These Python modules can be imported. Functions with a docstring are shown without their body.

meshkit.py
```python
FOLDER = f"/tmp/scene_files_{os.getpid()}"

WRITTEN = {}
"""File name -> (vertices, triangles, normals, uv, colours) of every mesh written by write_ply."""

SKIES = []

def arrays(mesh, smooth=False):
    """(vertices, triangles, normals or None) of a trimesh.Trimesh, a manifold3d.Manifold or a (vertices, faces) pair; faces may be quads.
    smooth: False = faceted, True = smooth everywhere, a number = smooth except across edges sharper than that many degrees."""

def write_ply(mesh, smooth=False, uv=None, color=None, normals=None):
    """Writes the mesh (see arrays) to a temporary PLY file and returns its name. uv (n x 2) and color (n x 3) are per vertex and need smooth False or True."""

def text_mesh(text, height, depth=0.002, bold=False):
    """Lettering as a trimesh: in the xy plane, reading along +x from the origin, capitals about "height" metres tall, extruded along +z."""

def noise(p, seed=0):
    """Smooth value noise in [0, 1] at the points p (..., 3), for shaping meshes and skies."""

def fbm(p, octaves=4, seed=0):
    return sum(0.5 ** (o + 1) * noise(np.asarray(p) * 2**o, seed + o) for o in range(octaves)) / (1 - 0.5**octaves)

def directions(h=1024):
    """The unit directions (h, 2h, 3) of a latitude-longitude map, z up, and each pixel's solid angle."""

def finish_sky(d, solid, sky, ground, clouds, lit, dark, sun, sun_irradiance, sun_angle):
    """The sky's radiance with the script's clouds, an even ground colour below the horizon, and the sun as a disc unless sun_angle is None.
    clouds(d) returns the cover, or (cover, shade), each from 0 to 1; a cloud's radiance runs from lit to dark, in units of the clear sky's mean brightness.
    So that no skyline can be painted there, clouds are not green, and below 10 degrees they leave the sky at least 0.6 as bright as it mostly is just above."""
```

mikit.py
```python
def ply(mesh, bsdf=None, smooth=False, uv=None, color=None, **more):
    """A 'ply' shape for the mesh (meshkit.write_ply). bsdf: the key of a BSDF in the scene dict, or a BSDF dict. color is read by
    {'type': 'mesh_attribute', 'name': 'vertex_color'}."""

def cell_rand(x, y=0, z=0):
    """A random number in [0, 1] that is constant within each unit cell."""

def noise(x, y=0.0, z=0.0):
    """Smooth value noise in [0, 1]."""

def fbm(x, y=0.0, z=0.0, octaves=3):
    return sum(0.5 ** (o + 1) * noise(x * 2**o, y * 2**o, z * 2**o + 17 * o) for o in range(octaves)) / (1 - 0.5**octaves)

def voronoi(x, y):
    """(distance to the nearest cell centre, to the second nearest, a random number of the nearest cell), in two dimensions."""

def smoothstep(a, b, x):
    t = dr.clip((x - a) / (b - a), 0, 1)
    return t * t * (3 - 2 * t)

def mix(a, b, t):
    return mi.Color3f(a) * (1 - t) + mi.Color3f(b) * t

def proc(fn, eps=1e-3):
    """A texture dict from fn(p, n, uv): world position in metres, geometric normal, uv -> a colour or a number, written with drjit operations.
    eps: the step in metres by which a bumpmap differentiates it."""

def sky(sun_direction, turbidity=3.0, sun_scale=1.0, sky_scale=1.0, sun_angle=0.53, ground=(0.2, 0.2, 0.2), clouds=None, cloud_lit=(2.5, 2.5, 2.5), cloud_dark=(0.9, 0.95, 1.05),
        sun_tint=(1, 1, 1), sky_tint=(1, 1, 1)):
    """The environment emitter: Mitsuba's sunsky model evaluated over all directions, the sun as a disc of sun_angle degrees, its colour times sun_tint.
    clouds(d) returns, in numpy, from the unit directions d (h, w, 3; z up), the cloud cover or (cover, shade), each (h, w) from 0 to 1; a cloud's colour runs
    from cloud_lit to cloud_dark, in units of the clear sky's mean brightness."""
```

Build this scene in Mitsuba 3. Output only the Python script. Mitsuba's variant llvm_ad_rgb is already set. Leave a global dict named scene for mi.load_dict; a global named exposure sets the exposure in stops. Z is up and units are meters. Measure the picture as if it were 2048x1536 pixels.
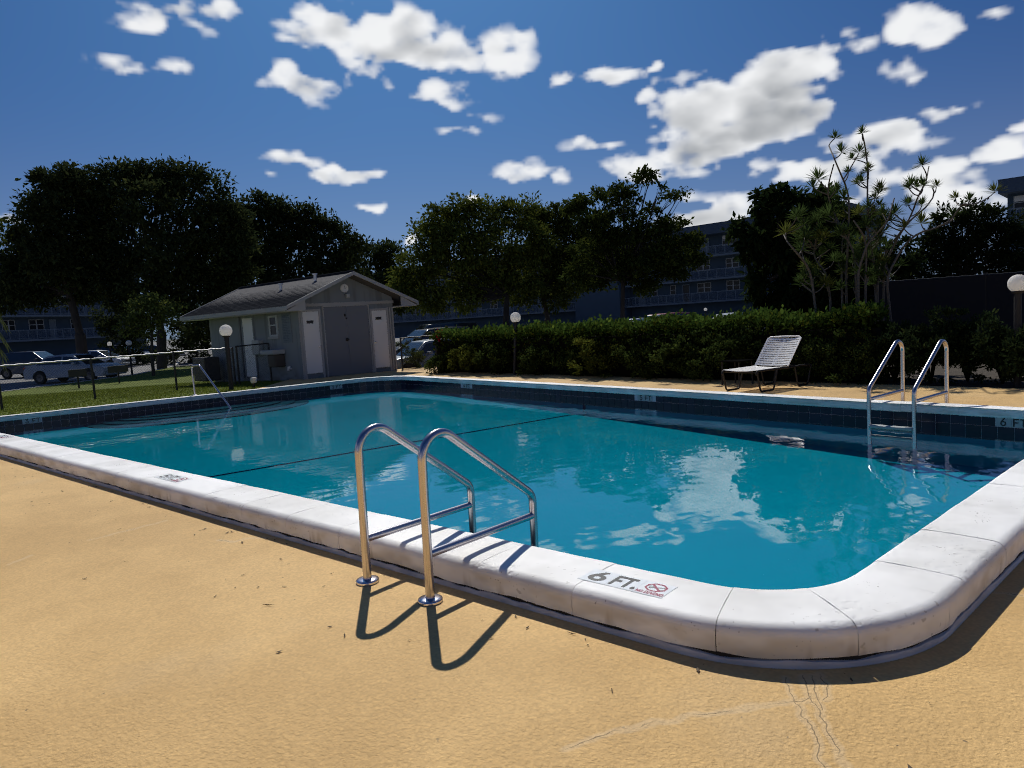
import math, numpy as np, trimesh, shapely, mitsuba as mi, drjit as dr, mikit, meshkit
from shapely.geometry import Polygon, Point, LineString
from mikit import noise, fbm, voronoi, cell_rand, smoothstep, mix, proc
T = mi.ScalarTransform4f
scene, labels, count = {}, {}, {}
PI = math.pi

# ---------------------------------------------------------------- camera, sky, exposure
# x runs away from the viewer, y to the left, z up; z = 0 is the pool deck
F_PX, PITCH, ROLL = 1409.4, -0.09218, -0.06097
EYE = np.array([0.0, 0.0, 1.467])
FWD = np.array([math.cos(PITCH), 0, math.sin(PITCH)])
R0, U0 = np.array([0.0, -1, 0]), np.array([math.sin(-PITCH), 0, math.cos(PITCH)])
RGT = math.cos(ROLL) * R0 + math.sin(ROLL) * U0
UPV = -math.sin(ROLL) * R0 + math.cos(ROLL) * U0
scene['camera'] = dict(type='perspective', fov=math.degrees(2 * math.atan(1024 / F_PX)), fov_axis='x', near_clip=0.05, far_clip=3000.0,
                       to_world=T().look_at(origin=EYE.tolist(), target=(EYE + FWD).tolist(), up=UPV.tolist()))
exposure = 1.3
SUN_AZ, SUN_EL = math.radians(7.5), math.radians(48.0)
SUN = (math.cos(SUN_AZ) * math.cos(SUN_EL), math.sin(SUN_AZ) * math.cos(SUN_EL), math.sin(SUN_EL))
# the larger clouds of this sky: azimuth, elevation, half width, half height in degrees, thickness
CLOUDS = [(22.7, 21.8, 3.8, 1.2, .55), (24.7, 21.2, 1.8, .75, .55), (20.7, 22.1, 1.9, .85, .75), (27.1, 18.2, 2.1, .6, .5), (23.3, 18.7, 1.3, .7, .65),
          (12.5, 21.6, 3.3, 1.8, 1.25), (7.8, 20.8, 4.4, 2.0, 1.25), (4.0, 20.0, 3.9, 1.5, 1.15), (9.5, 18.7, 2.2, 1.3, .8), (14.1, 18.2, 3.0, 1.4, .85), (-1.0, 19.9, 2.3, 1.8, .9),
          (4.2, 17.4, 2.8, 1.0, .7), (2.8, 15.2, 2.5, .7, .65), (-9.3, 17.4, 2.3, .95, .8), (-6.0, 17.8, 1.3, .6, .55), (-12.1, 17.8, .5, .6, .5), (-12.1, 15.7, .85, .8, .7),
          (-7.7, 13.0, 2.4, .55, .65), (-22.1, 15.9, 3.9, 2.3, 1.2), (-15.6, 14.4, 4.2, 2.4, 1.25), (-20.0, 13.5, 5.4, 2.8, 1.5), (-16.3, 11.9, 4.6, 1.8, 1.3), (-17.5, 12.8, 3.6, 1.7, 1.5),
          (-12.2, 10.5, 4.8, 1.3, .8), (-1.6, 11.2, 2.7, 1.05, .9), (-4.8, 10.6, 1.2, .55, .6), (16.2, 12.5, 2.7, 1.05, .95), (12.0, 11.6, 3.2, .7, .9), (10.3, 9.4, 1.0, .35, .55),
          (-30.6, 17.1, 2.2, 1.4, .95), (-26.7, 16.9, 1.5, 1.2, .5), (-29.2, 14.9, 1.6, .7, .55), (-34.4, 17.1, 1.0, .45, .6), (-24.0, 9.6, 3.8, 1.4, .85), (-31.5, 11.4, 2.1, .75, .7),
          (-27.9, 10.4, 3.3, 1.3, .9), (-30.9, 8.0, 3.1, 1.5, .9), (-34.6, 9.0, 1.7, 1.0, .85), (-35.8, 10.6, .8, .6, .8), (-16.2, 6.8, 4.0, 1.7, 1.), (-32.0, 5.9, 2.5, 1.6, .9),
          (-21.3, 9.3, 2.4, 1.05, .6), (34.4, 8.9, 1.0, .5, .8), (2.7, 9.3, 1.0, .55, .85), (7.2, 6.6, .6, .4, .8), (-26.9, 7.9, 2.8, 1.4, .8), (-40, 14, 3, 1.5, .9), (-44, 10, 4, 1.4, .9),
          (41, 15, 3, 1.2, .8), (46, 9, 4, 1.2, .9)]


def sky_clouds(d):
    az, el = np.degrees(np.arctan2(d[..., 1], d[..., 0])), np.degrees(np.arcsin(np.clip(d[..., 2], -1, 1)))
    q = np.stack([az * .62, el * 1.05, az * 0 + 3.1], -1)
    fine = meshkit.fbm(q * 1.0, 4, 5) - .5
    puff = 1 - 2 * np.abs(meshkit.fbm(q * .62, 4, 31) - .5)
    waz = az + (meshkit.fbm(q * .5, 3, 61) - .5) * 3.4
    wel = el + (meshkit.fbm(q * .5, 3, 77) - .5) * 2.2
    field = np.full(az.shape, -9.0)
    low = np.zeros(az.shape)
    for a, e, rx, ry, k in CLOUDS:
        m = (np.abs(az - a) < rx * 2.4 + 4) & (np.abs(el - e) < ry * 2.4 + 4)
        x, y = (waz[m] - a) * math.cos(math.radians(e)) / rx, (wel[m] - e) / ry
        f = k * (1.0 - .98 * (x * x + y * y * np.where(y < 0, 1.35, .9)))
        field[m] = np.maximum(field[m], f)
        low[m] = np.maximum(low[m], np.clip(f, 0, 2) * (.62 - .42 * np.clip(y, -1, 1)) * min(rx / 3.3, 1))
    bg = (meshkit.fbm(np.stack([az * .075, el * .16, az * 0], -1), 4, 9) - .60) * 8 - np.clip((el - 18) / 14, 0, 3)
    field = np.where(np.abs(az) > 46, np.maximum(field, np.minimum(bg, 1)), field)
    dens = field + fine * 2.3 + (puff - .80) * 1.25
    cover = (1 - np.exp(-4.2 * np.clip(dens - .03, 0, 3) ** 1.3)) * np.clip(.62 + field, 0, 1)
    soft = meshkit.fbm(q * .55, 2, 91) - .5
    shade = np.clip((low - .30) * 1.15 - soft * 1.5 - fine * .55, 0, 1) * np.clip(field * 1.4, 0, 1)
    shade = np.maximum(shade, .35 * np.clip(1 - dens / .45, 0, 1))
    veil = .24 * np.exp(-(np.clip(el, 0, 90) / 10.0) ** 2)
    shade = np.where(veil > cover, .55, shade)
    cover = np.maximum(cover, veil)
    return cover, shade


scene['sky'] = mikit.sky(SUN, turbidity=6.0, sky_scale=0.42, ground=(.12, .12, .10), clouds=sky_clouds, cloud_lit=(8.8, 8.9, 9.0), cloud_dark=(2.9, 3.1, 3.35), sky_tint=(.25, .61, 1.30), sun_tint=(1.25, 1.46, 1.78))


# ---------------------------------------------------------------- helpers
def ray(px, py):
    return FWD + (px - 1024) / F_PX * RGT - (py - 768) / F_PX * UPV


def at(px, py, dep):
    """The point in the place that stands dep metres ahead on this line of sight."""
    r = ray(px, py)
    return EYE + r * (dep / r[0])


def gp(px, py, z=0.0):
    r = ray(px, py)
    return EYE + r * ((z - EYE[2]) / r[2])


def numbered(base):
    k = count.get(base, 0)
    count[base] = k + 1
    return base if k == 0 else f'{base}_{k:03d}'


def thing(base, label=None, cat=None, group=None, kind=None):
    key = numbered(base)
    d = {}
    if label: d['label'] = label
    if cat: d['category'] = cat
    if group: d['group'] = group
    if kind: d['kind'] = kind
    labels[key] = d
    return key


def part(parent, base, mesh, mat, smooth=False, label=None, kind=None, color=None):
    key = numbered(f'{parent}__{base}')
    scene[key] = mikit.ply(mesh, mat, smooth=smooth, color=color)
    d = {}
    if label: d['label'] = label
    if kind: d['kind'] = kind
    if d: labels[key] = d
    return key


def solo(base, mesh, mat, smooth=False, color=None, **k):
    key = thing(base, **k)
    scene[key] = mikit.ply(mesh, mat, smooth=smooth, color=color)
    return key


def join(ms):
    vs, fs, n = [], [], 0
    for v, f in ms:
        v, f = np.asarray(v, float), np.asarray(f, int)
        if f.shape[1] == 4:
            f = np.vstack([f[:, [0, 1, 2]], f[:, [0, 2, 3]]])
        vs.append(v); fs.append(f + n); n += len(v)
    return np.vstack(vs), np.vstack(fs)


BOXF = np.array([[0, 1, 3], [0, 3, 2], [4, 6, 7], [4, 7, 5], [0, 4, 5], [0, 5, 1], [2, 3, 7], [2, 7, 6], [0, 2, 6], [0, 6, 4], [1, 5, 7], [1, 7, 3]])


def box(x0, x1, y0, y1, z0, z1):
    return np.array([[x, y, z] for x in (x0, x1) for y in (y0, y1) for z in (z0, z1)], float), BOXF


def frame(m, O, ex, ey, ez=(0, 0, 1)):
    """The mesh m, given in local axes, placed with origin O and axes ex, ey, ez."""
    v = np.asarray(m[0], float)
    O = np.asarray(list(O) + [0] * (3 - len(O)), float)
    E = [np.asarray(list(e) + [0] * (3 - len(e)), float) for e in (ex, ey, ez)]
    f = np.asarray(m[1])
    if np.dot(np.cross(E[0], E[1]), E[2]) < 0:
        f = f[:, ::-1]
    return O + v[:, :1] * E[0] + v[:, 1:2] * E[1] + v[:, 2:3] * E[2], f


def turn(m, loc, ang):
    c, s = math.cos(ang), math.sin(ang)
    return frame(m, loc, (c, s), (-s, c))


def rounded(x0, x1, y0, y1, z0, z1, r, n=4):
    """A box with rounded edges."""
    a = np.linspace(0, PI / 2, n)
    pts = []
    for sx, sy in ((1, 1), (-1, 1), (-1, -1), (1, -1)):
        aa = a if sx * sy > 0 else a[::-1]
        cx, cy = (x1 - r if sx > 0 else x0 + r), (y1 - r if sy > 0 else y0 + r)
        pts += [(cx + sx * r * math.cos(t), cy + sy * r * math.sin(t), sx * math.cos(t), sy * math.sin(t)) for t in aa]
    P = np.array(pts); m = len(P)
    rings = [(z0, -1.0)] + [(z0 + r - r * math.sin(t), -math.cos(t) * 0 - (1 - math.cos(t))) for t in a[::-1]][:0]
    lv = [(z0 + r * (1 - math.cos(t)), r * (1 - math.sin(t))) for t in a] + [(z1 - r * (1 - math.cos(t)), r * (1 - math.sin(t))) for t in a[::-1]]
    V = [np.c_[P[:, 0] - P[:, 2] * ins, P[:, 1] - P[:, 3] * ins, np.full(m, z)] for z, ins in lv]
    V = np.vstack(V)
    F = []
    for k in range(len(lv) - 1):
        i = np.arange(m); j = (i + 1) % m
        F.append(np.c_[k * m + i, k * m + j, (k + 1) * m + j]); F.append(np.c_[k * m + i, (k + 1) * m + j, (k + 1) * m + i])
    i = np.arange(1, m - 1)
    F.append(np.c_[i * 0, i + 1, i]); b = (len(lv) - 1) * m
    F.append(np.c_[b + i * 0, b + i, b + i + 1])
    return V, np.vstack(F)


def tube(pts, r, n=10, caps=True):
    p = np.asarray(pts, float)
    r = np.broadcast_to(np.asarray(r, float), (len(p),))
    t = np.gradient(p, axis=0)
    t /= np.linalg.norm(t, axis=1, keepdims=True) + 1e-12
    a = np.cross(t[0], [0, 0, 1.0] if abs(t[0][2]) < .9 else [1.0, 0, 0]); a /= np.linalg.norm(a)
    A = []
    for k in range(len(p)):
        a = a - t[k] * (a @ t[k]); a /= np.linalg.norm(a) + 1e-12
        A.append(a)
    A = np.array(A); B = np.cross(t, A)
    th = np.arange(n) * 2 * PI / n
    v = p[:, None] + r[:, None, None] * (np.cos(th)[None, :, None] * A[:, None] + np.sin(th)[None, :, None] * B[:, None])
    v = v.reshape(-1, 3)
    i, j = np.meshgrid(np.arange(len(p) - 1), np.arange(n), indexing='ij')
    j2 = (j + 1) % n
    f = np.vstack([np.c_[(i * n + j).ravel(), (i * n + j2).ravel(), ((i + 1) * n + j2).ravel()], np.c_[(i * n + j).ravel(), ((i + 1) * n + j2).ravel(), ((i + 1) * n + j).ravel()]])
    if caps:
        k = np.arange(1, n - 1); e = (len(p) - 1) * n
        f = np.vstack([f, np.c_[k * 0, k + 1, k], np.c_[e + k * 0, e + k, e + k + 1]])
    return v, f


def fillet(pts, rad, n=7):
    """A polyline whose inner corners are rounded with the radii rad."""
    p = [np.asarray(x, float) for x in pts]
    rad = np.broadcast_to(np.asarray(rad, float), (len(p),))
    out = [p[0]]
    for k in range(1, len(p) - 1):
        u, w = p[k - 1] - p[k], p[k + 1] - p[k]
        lu, lw = np.linalg.norm(u), np.linalg.norm(w); u /= lu; w /= lw
        ang = math.acos(np.clip(u @ w, -1, 1))
        d = min(rad[k] / math.tan(ang / 2), lu * .49, lw * .49)
        rr = d * math.tan(ang / 2)
        c = p[k] + (u + w) / np.linalg.norm(u + w) * rr / math.sin(ang / 2)
        a, b = p[k] + u * d - c, p[k] + w * d - c
        om = math.acos(np.clip(a @ b / (rr * rr), -1, 1))
        for s in np.linspace(0, 1, n):
            out.append(c + (math.sin((1 - s) * om) * a + math.sin(s * om) * b) / math.sin(om))
    return out + [p[-1]]


def dense(pts, step):
    out = [np.asarray(pts[0], float)]
    for a, b in zip(pts[:-1], pts[1:]):
        a, b = np.asarray(a, float), np.asarray(b, float)
        k = max(1, int(np.linalg.norm(b - a) / step))
        out += [a + (b - a) * s / k for s in range(1, k + 1)]
    return out


def lathe(prof, n=24):
    prof = np.asarray(prof, float); m = len(prof)
    th = np.arange(n) * 2 * PI / n
    v = np.stack([prof[:, :1] * np.cos(th), prof[:, :1] * np.sin(th), np.repeat(prof[:, 1:], n, 1)], -1).reshape(-1, 3)
    i, j = np.meshgrid(np.arange(m - 1), np.arange(n), indexing='ij'); j2 = (j + 1) % n
    f = np.vstack([np.c_[(i * n + j).ravel(), (i * n + j2).ravel(), ((i + 1) * n + j2).ravel()], np.c_[(i * n + j).ravel(), ((i + 1) * n + j2).ravel(), ((i + 1) * n + j).ravel()]])
    return v, f


def slab(poly, z0, z1):
    m = trimesh.creation.extrude_polygon(poly, z1 - z0, engine='earcut')
    v = np.array(m.vertices); v[:, 2] += z0
    return v, np.array(m.faces)


def sheet(poly, z=0.0):
    v, f = trimesh.creation.triangulate_polygon(poly, engine='earcut')
    v = np.asarray(v); f = np.asarray(f)
    a, b, c = v[f[:, 0]], v[f[:, 1]], v[f[:, 2]]
    flip = ((b - a)[:, 0] * (c - a)[:, 1] - (b - a)[:, 1] * (c - a)[:, 0]) < 0
    f[flip] = f[flip][:, ::-1]
    return np.c_[v, np.full(len(v), z)], f


def text(s, h, depth=.002, bold=True):
    m = meshkit.text_mesh(s, h, depth, bold)
    return np.array(m.vertices), np.array(m.faces)


def centred(m):
    v = m[0].copy()
    v[:, 0] -= (v[:, 0].min() + v[:, 0].max()) / 2
    return v, m[1]


# ---------------------------------------------------------------- materials
def mat(key, **k):
    scene[key] = {'type': 'twosided', 'bsdf': k} if k.get('type') not in ('thindielectric', 'dielectric', 'principledthin', 'twosided', 'bumpmap') else k
    return key


def rgb(*c):
    return {'type': 'rgb', 'value': list(map(float, c))}


def plain(key, c, rough=.6, **k):
    return mat(key, type='principled', base_color=rgb(*c), roughness=rough, **k)


def bump(inner, fn, scale, eps=2e-3):
    return {'type': 'bumpmap', 'arbitrary': {**proc(fn, eps)}, 'scale': scale, 'bsdf': inner}


# cracks in the deck paint (metres): polylines on the ground
CRACKS = [[gp(x, y) for x, y in c] for c in (
    [(1606, 1350), (1622, 1400), (1640, 1425), (1655, 1450), (1662, 1475), (1680, 1505), (1700, 1560)],
    [(1625, 1352), (1630, 1380), (1641, 1398), (1644, 1420)],
    [(1572, 1352), (1582, 1375), (1586, 1400), (1600, 1420), (1625, 1452), (1640, 1500), (1650, 1536)],
    [(1640, 1352), (1661, 1390), (1655, 1400)],
    [(1623, 1392), (1602, 1402), (1580, 1400), (1540, 1408), (1440, 1422), (1300, 1446), (1210, 1470), (1130, 1500)],
    [(600, 1068), (555, 1074), (500, 1076), (470, 1083), (437, 1080)],
    [(2048, 1192), (2005, 1186), (1965, 1184)], [(20, 1128), (60, 1112)], [(60, 940), (110, 934)], [(180, 1080), (330, 1042)])]
SEGS = [(float(a[0]), float(a[1]), float(b[0]), float(b[1])) for c in CRACKS for a, b in zip(c[:-1], c[1:])]


def crack_near(p):
    x = p.x + (fbm(p.x * 14, p.y * 14, 2.0, 3) - .5) * .045
    y = p.y + (fbm(p.x * 14, p.y * 14, 7.0, 3) - .5) * .045
    d = mi.Float(9)
    for ax, ay, bx, by in SEGS:
        ux, uy = bx - ax, by - ay
        t = dr.clip(((x - ax) * ux + (y - ay) * uy) / (ux * ux + uy * uy), 0, 1)
        d = dr.minimum(d, dr.square(x - ax - t * ux) + dr.square(y - ay - t * uy))
    return dr.sqrt(d)


def deck_colour(p, n, uv):
    big = fbm(p.x * .55, p.y * .55, 1.0, 4)
    mid = fbm(p.x * 3.1, p.y * 3.1, 4.0, 4)
    fine = noise(p.x * 95, p.y * 95, 3.0)
    c = mix((.475, .300, .115), (.595, .390, .160), smoothstep(.25, .75, big * .6 + mid * .4))
    c = c * (0.90 + .20 * fine)
    d1, d2, r = voronoi(p.x * 9.5 + 2 * mid, p.y * 7.5)
    spot = smoothstep(.055, .02, d1 * (.6 + .9 * fine)) * smoothstep(.86, .9, r) * smoothstep(.4, .6, fbm(p.x * .9, p.y * .9, 6.0, 2))
    c = mix(c, (.10, .075, .05), spot * .8)
    worn = smoothstep(.62, .8, fbm(p.x * 1.3, p.y * 1.3, 9.0, 4))
    c = mix(c, (.47, .385, .26), worn * .12)
    cr = crack_near(p)
    c = mix(c, (.58, .46, .30), smoothstep(.026, .010, cr) * .3)
    return mix(c, (.035, .028, .022), smoothstep(.0034, .0008, cr) * smoothstep(.2, .7, noise(p.x * 9, p.y * 9, 5.0)) * .6)


def deck_bump(p, n, uv):
    a = fbm(p.x * 85, p.y * 85, 1.0, 2)
    b = noise(p.x * 190, p.y * 190, 2.0)
    return smoothstep(.38, .66, a) * .8 + b * .45 + fbm(p.x * 2, p.y * 2, 8.0, 2) * 2.0


mat('deck_paint', **{'type': 'twosided', 'bsdf': bump({'type': 'principled', 'base_color': proc(deck_colour), 'roughness': .75, 'specular': .3}, deck_bump, .0018, 1.2e-3)})


def cope_colour(p, n, uv):
    big = fbm(p.x * 2.2, p.y * 2.2, p.z * 2, 4)
    c = mix((.60, .595, .57), (.80, .80, .785), smoothstep(.25, .7, big))
    pit = smoothstep(.70, .80, fbm(p.x * 62, p.y * 38, p.z * 38, 2)) * smoothstep(.5, .68, fbm(p.x * 4, p.y * 4, 5.0, 2))
    c = mix(c, (.40, .39, .36), pit * .7)
    drip = smoothstep(.60, .82, fbm(p.x * 16, p.y * 16, p.z * 2.5, 3)) * smoothstep(.16, .05, p.z)
    c = mix(c, (.34, .29, .22), drip * .55)
    shade_tint = smoothstep(.42, .68, fbm(p.x * 3.3, p.y * 3.3, p.z * 5, 4)) * smoothstep(.55, .15, dr.abs(n.z)) * smoothstep(.17, .10, p.z)  # shade of the upright faces painted into the colour, broken up by noise
    c = mix(c, (.36, .31, .225), shade_tint * .5)
    speck = smoothstep(.86, .9, noise(p.x * 95, p.y * 95, p.z * 95)) * smoothstep(.58, .72, fbm(p.x * 7, p.y * 7, p.z * 7, 2))
    return mix(c, (.12, .10, .08), speck * .7)


def cope_bump(p, n, uv):
    r = smoothstep(.45, .75, fbm(p.x * 5, p.y * 5, 3.0, 2))
    return fbm(p.x * 45, p.y * 45, p.z * 45, 3) * (.35 + 1.3 * r) + smoothstep(.62, .7, fbm(p.x * 30, p.y * 30, p.z * 30, 2)) * r * -1.0 + fbm(p.x * 6, p.y * 6, p.z * 6, 2) * 1.6


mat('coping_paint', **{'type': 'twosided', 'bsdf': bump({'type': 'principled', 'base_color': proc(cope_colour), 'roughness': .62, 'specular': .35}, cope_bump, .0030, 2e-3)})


def mortar_colour(p, n, uv):
    return mix((.36, .35, .34), (.62, .61, .60), fbm(p.x * 9, p.y * 9, p.z * 9, 3))


mat('mortar', type='principled', base_color=proc(mortar_colour), roughness=.9)
plain('dark_gap', (.02, .018, .015), .95)
plain('tile_white', (.74, .77, .78), .25)
plain('tile_shaded_white', (.30, .33, .34), .3)  # darker copy of the white tile: shade on the wall plates put into colour
plain('tile_navy', (.005, .006, .020), .22, specular=.35)
plain('tile_navy_two', (.007, .007, .026), .24, specular=.35)
plain('tile_navy_three', (.004, .005, .015), .2, specular=.35)
plain('grout', (.50, .46, .50), .9)
plain('ink_black', (.012, .012, .014), .5)
plain('ink_red', (.24, .012, .045), .5)


def plaster_colour(p, n, uv):
    return mix((.0006, .205, .300), (.0015, .250, .355), fbm(p.x * .8, p.y * .8, p.z, 3))


mat('pool_plaster', type='diffuse', reflectance=proc(plaster_colour))
mat('step_plaster', type='diffuse', reflectance=rgb(.014, .085, .12))
mat('step_edge_shade', type='diffuse', reflectance=rgb(.003, .014, .030))
mat('stripe_navy', type='diffuse', reflectance=rgb(.003, .008, .040))
mat('water_skin', type='thindielectric', int_ior=1.21, ext_ior=1.0)
mat('steel', type='roughconductor', material='Cr', distribution='ggx', alpha=.06, specular_reflectance=rgb(.84, .83, .80))
mat('chrome', type='roughconductor', material='Cr', distribution='ggx', alpha=.05)
plain('black_metal', (.010, .010, .011), .65)
plain('fence_black', (.012, .013, .013), .5)
mat('galvanised', type='roughconductor', material='Al', distribution='ggx', alpha=.3, specular_reflectance=rgb(.8, .8, .8))
scene['globe_plastic'] = {'type': 'principledthin', 'base_color': rgb(.93, .92, .89), 'roughness': .35, 'diff_trans': 1.15, 'eta': 1.5}


def grass_colour(p, n, uv):
    a = fbm(p.x * 1.2, p.y * 1.2, 1.0, 3)
    b = noise(p.x * 22, p.y * 22, 2.0)
    return mix(mix((.05, .07, .012), (.12, .155, .028), a), (.17, .18, .05), smoothstep(.55, .9, b) * .55)


mat('turf', type='principled', base_color=proc(grass_colour), roughness=.9, specular=.1)
scene['grass_blade'] = {'type': 'principledthin', 'base_color': {'type': 'mesh_attribute', 'name': 'vertex_color'}, 'roughness': .5, 'diff_trans': .8, 'eta': 1.4}


def asphalt_colour(p, n, uv):
    return mix((.085, .085, .088), (.15, .148, .145), fbm(p.x * .6, p.y * .6, 1.0, 4)) * (.8 + .4 * noise(p.x * 30, p.y * 30, 1.0))


mat('asphalt', type='principled', base_color=proc(asphalt_colour), roughness=.85)
mat('soil', type='principled', base_color=proc(lambda p, n, uv: mix((.018, .013, .009), (.045, .034, .022), fbm(p.x * 9, p.y * 9, 1.0, 3))), roughness=.95)
plain('kerb_concrete', (.42, .41, .38), .85)
plain('line_paint', (.62, .62, .58), .7)


def leaf(key, diff=.55, rough=.38, eta=1.5):
    scene[key] = {'type': 'principledthin', 'base_color': {'type': 'mesh_attribute', 'name': 'vertex_color'}, 'roughness': rough, 'diff_trans': diff, 'eta': eta}


leaf('leaf_tree', .45, .22); leaf('leaf_hedge', .60, .22); leaf('leaf_spike', .60, .25)
mat('bark', type='principled', base_color=proc(lambda p, n, uv: mix((.025, .021, .017), (.06, .05, .042), fbm(p.x * 6, p.y * 6, p.z * 2, 3))), roughness=.9)
mat('stem_pale', type='principled', base_color=proc(lambda p, n, uv: mix((.06, .052, .042), (.13, .115, .095), fbm(p.x * 14, p.y * 14, p.z * 30, 3))), roughness=.8)
plain('twig_dark', (.008, .008, .005), .95, specular=.1)
mat('wall_blue', type='principled', base_color=proc(lambda p, n, uv: mix((.026, .052, .085), (.038, .072, .112), fbm(p.x * .8, p.y * .8, p.z * .5, 3))), roughness=.8)


def house_colour(p, n, uv):
    c = mix((.15, .175, .19), (.20, .225, .24), fbm(p.x * 1.5, p.y * 1.5, p.z * 1.2, 3))
    streak = smoothstep(.55, .8, fbm(p.x * 7, p.y * 7, p.z * .8, 3))
    c = mix(c, (.085, .095, .10), streak * .5)
    foot = smoothstep(.55, .05, p.z + .25 * noise(p.x * 4, p.y * 4, 2.0))
    return mix(c, (.10, .095, .085), foot * smoothstep(.35, .7, fbm(p.x * 5, p.y * 5, p.z * 5, 3)) * .8)


mat('wall_house', type='principled', base_color=proc(house_colour), roughness=.75)
plain('trim_house', (.30, .31, .31), .7)
plain('door_white', (.60, .61, .60), .5)
plain('door_grey', (.13, .145, .165), .6)
plain('fascia_blue', (.035, .062, .10), .7)
plain('rail_white', (.15, .20, .25), .6)
plain('slab_paint', (.11, .15, .19), .7)
plain('dark_glass', (.012, .015, .018), .25, specular=.3)
plain('window_frame', (.34, .37, .38), .5)
plain('roof_felt', (.055, .055, .06), .9)


def shingle_colour(p, n, uv):
    k = cell_rand(dr.floor(p.x * 3.3 + p.y * 1.7), dr.floor(p.y * 3.1), dr.floor(p.z * 11))
    return mix((.016, .018, .022), (.030, .032, .037), k * .7 + .3 * noise(p.x * 25, p.y * 25, p.z * 25))


mat('shingle', type='diffuse', reflectance=proc(shingle_colour))
plain('board_grey', (.10, .13, .155), .5)
plain('plastic_grey', (.30, .32, .32), .5)
plain('strap_white', (.80, .80, .78), .35)
mat('table_black', type='diffuse', reflectance=rgb(.006, .006, .006))
plain('car_white', (.24, .275, .30), .28, clearcoat=1.0, clearcoat_gloss=.95)
plain('car_silver', (.42, .44, .46), .25, metallic=.5, clearcoat=1.0)
plain('car_black', (.012, .012, .014), .2, clearcoat=1.0)
plain('car_navy', (.015, .02, .035), .22, clearcoat=1.0)
plain('car_green', (.05, .065, .06), .25, clearcoat=1.0)
plain('car_red', (.13, .012, .012), .22, clearcoat=1.0)
plain('car_glass', (.02, .024, .026), .04, specular=.9)
plain('lamp_glass', (.62, .64, .66), .12, specular=.8)
plain('tail_red', (.32, .012, .012), .15)
plain('rubber', (.018, .018, .018), .8)
plain('rim', (.10, .10, .105), .4, metallic=.5)
plain('sign_dark', (.025, .022, .02), .5)
plain('fence_screen', (.006, .007, .010), .9)

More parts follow.
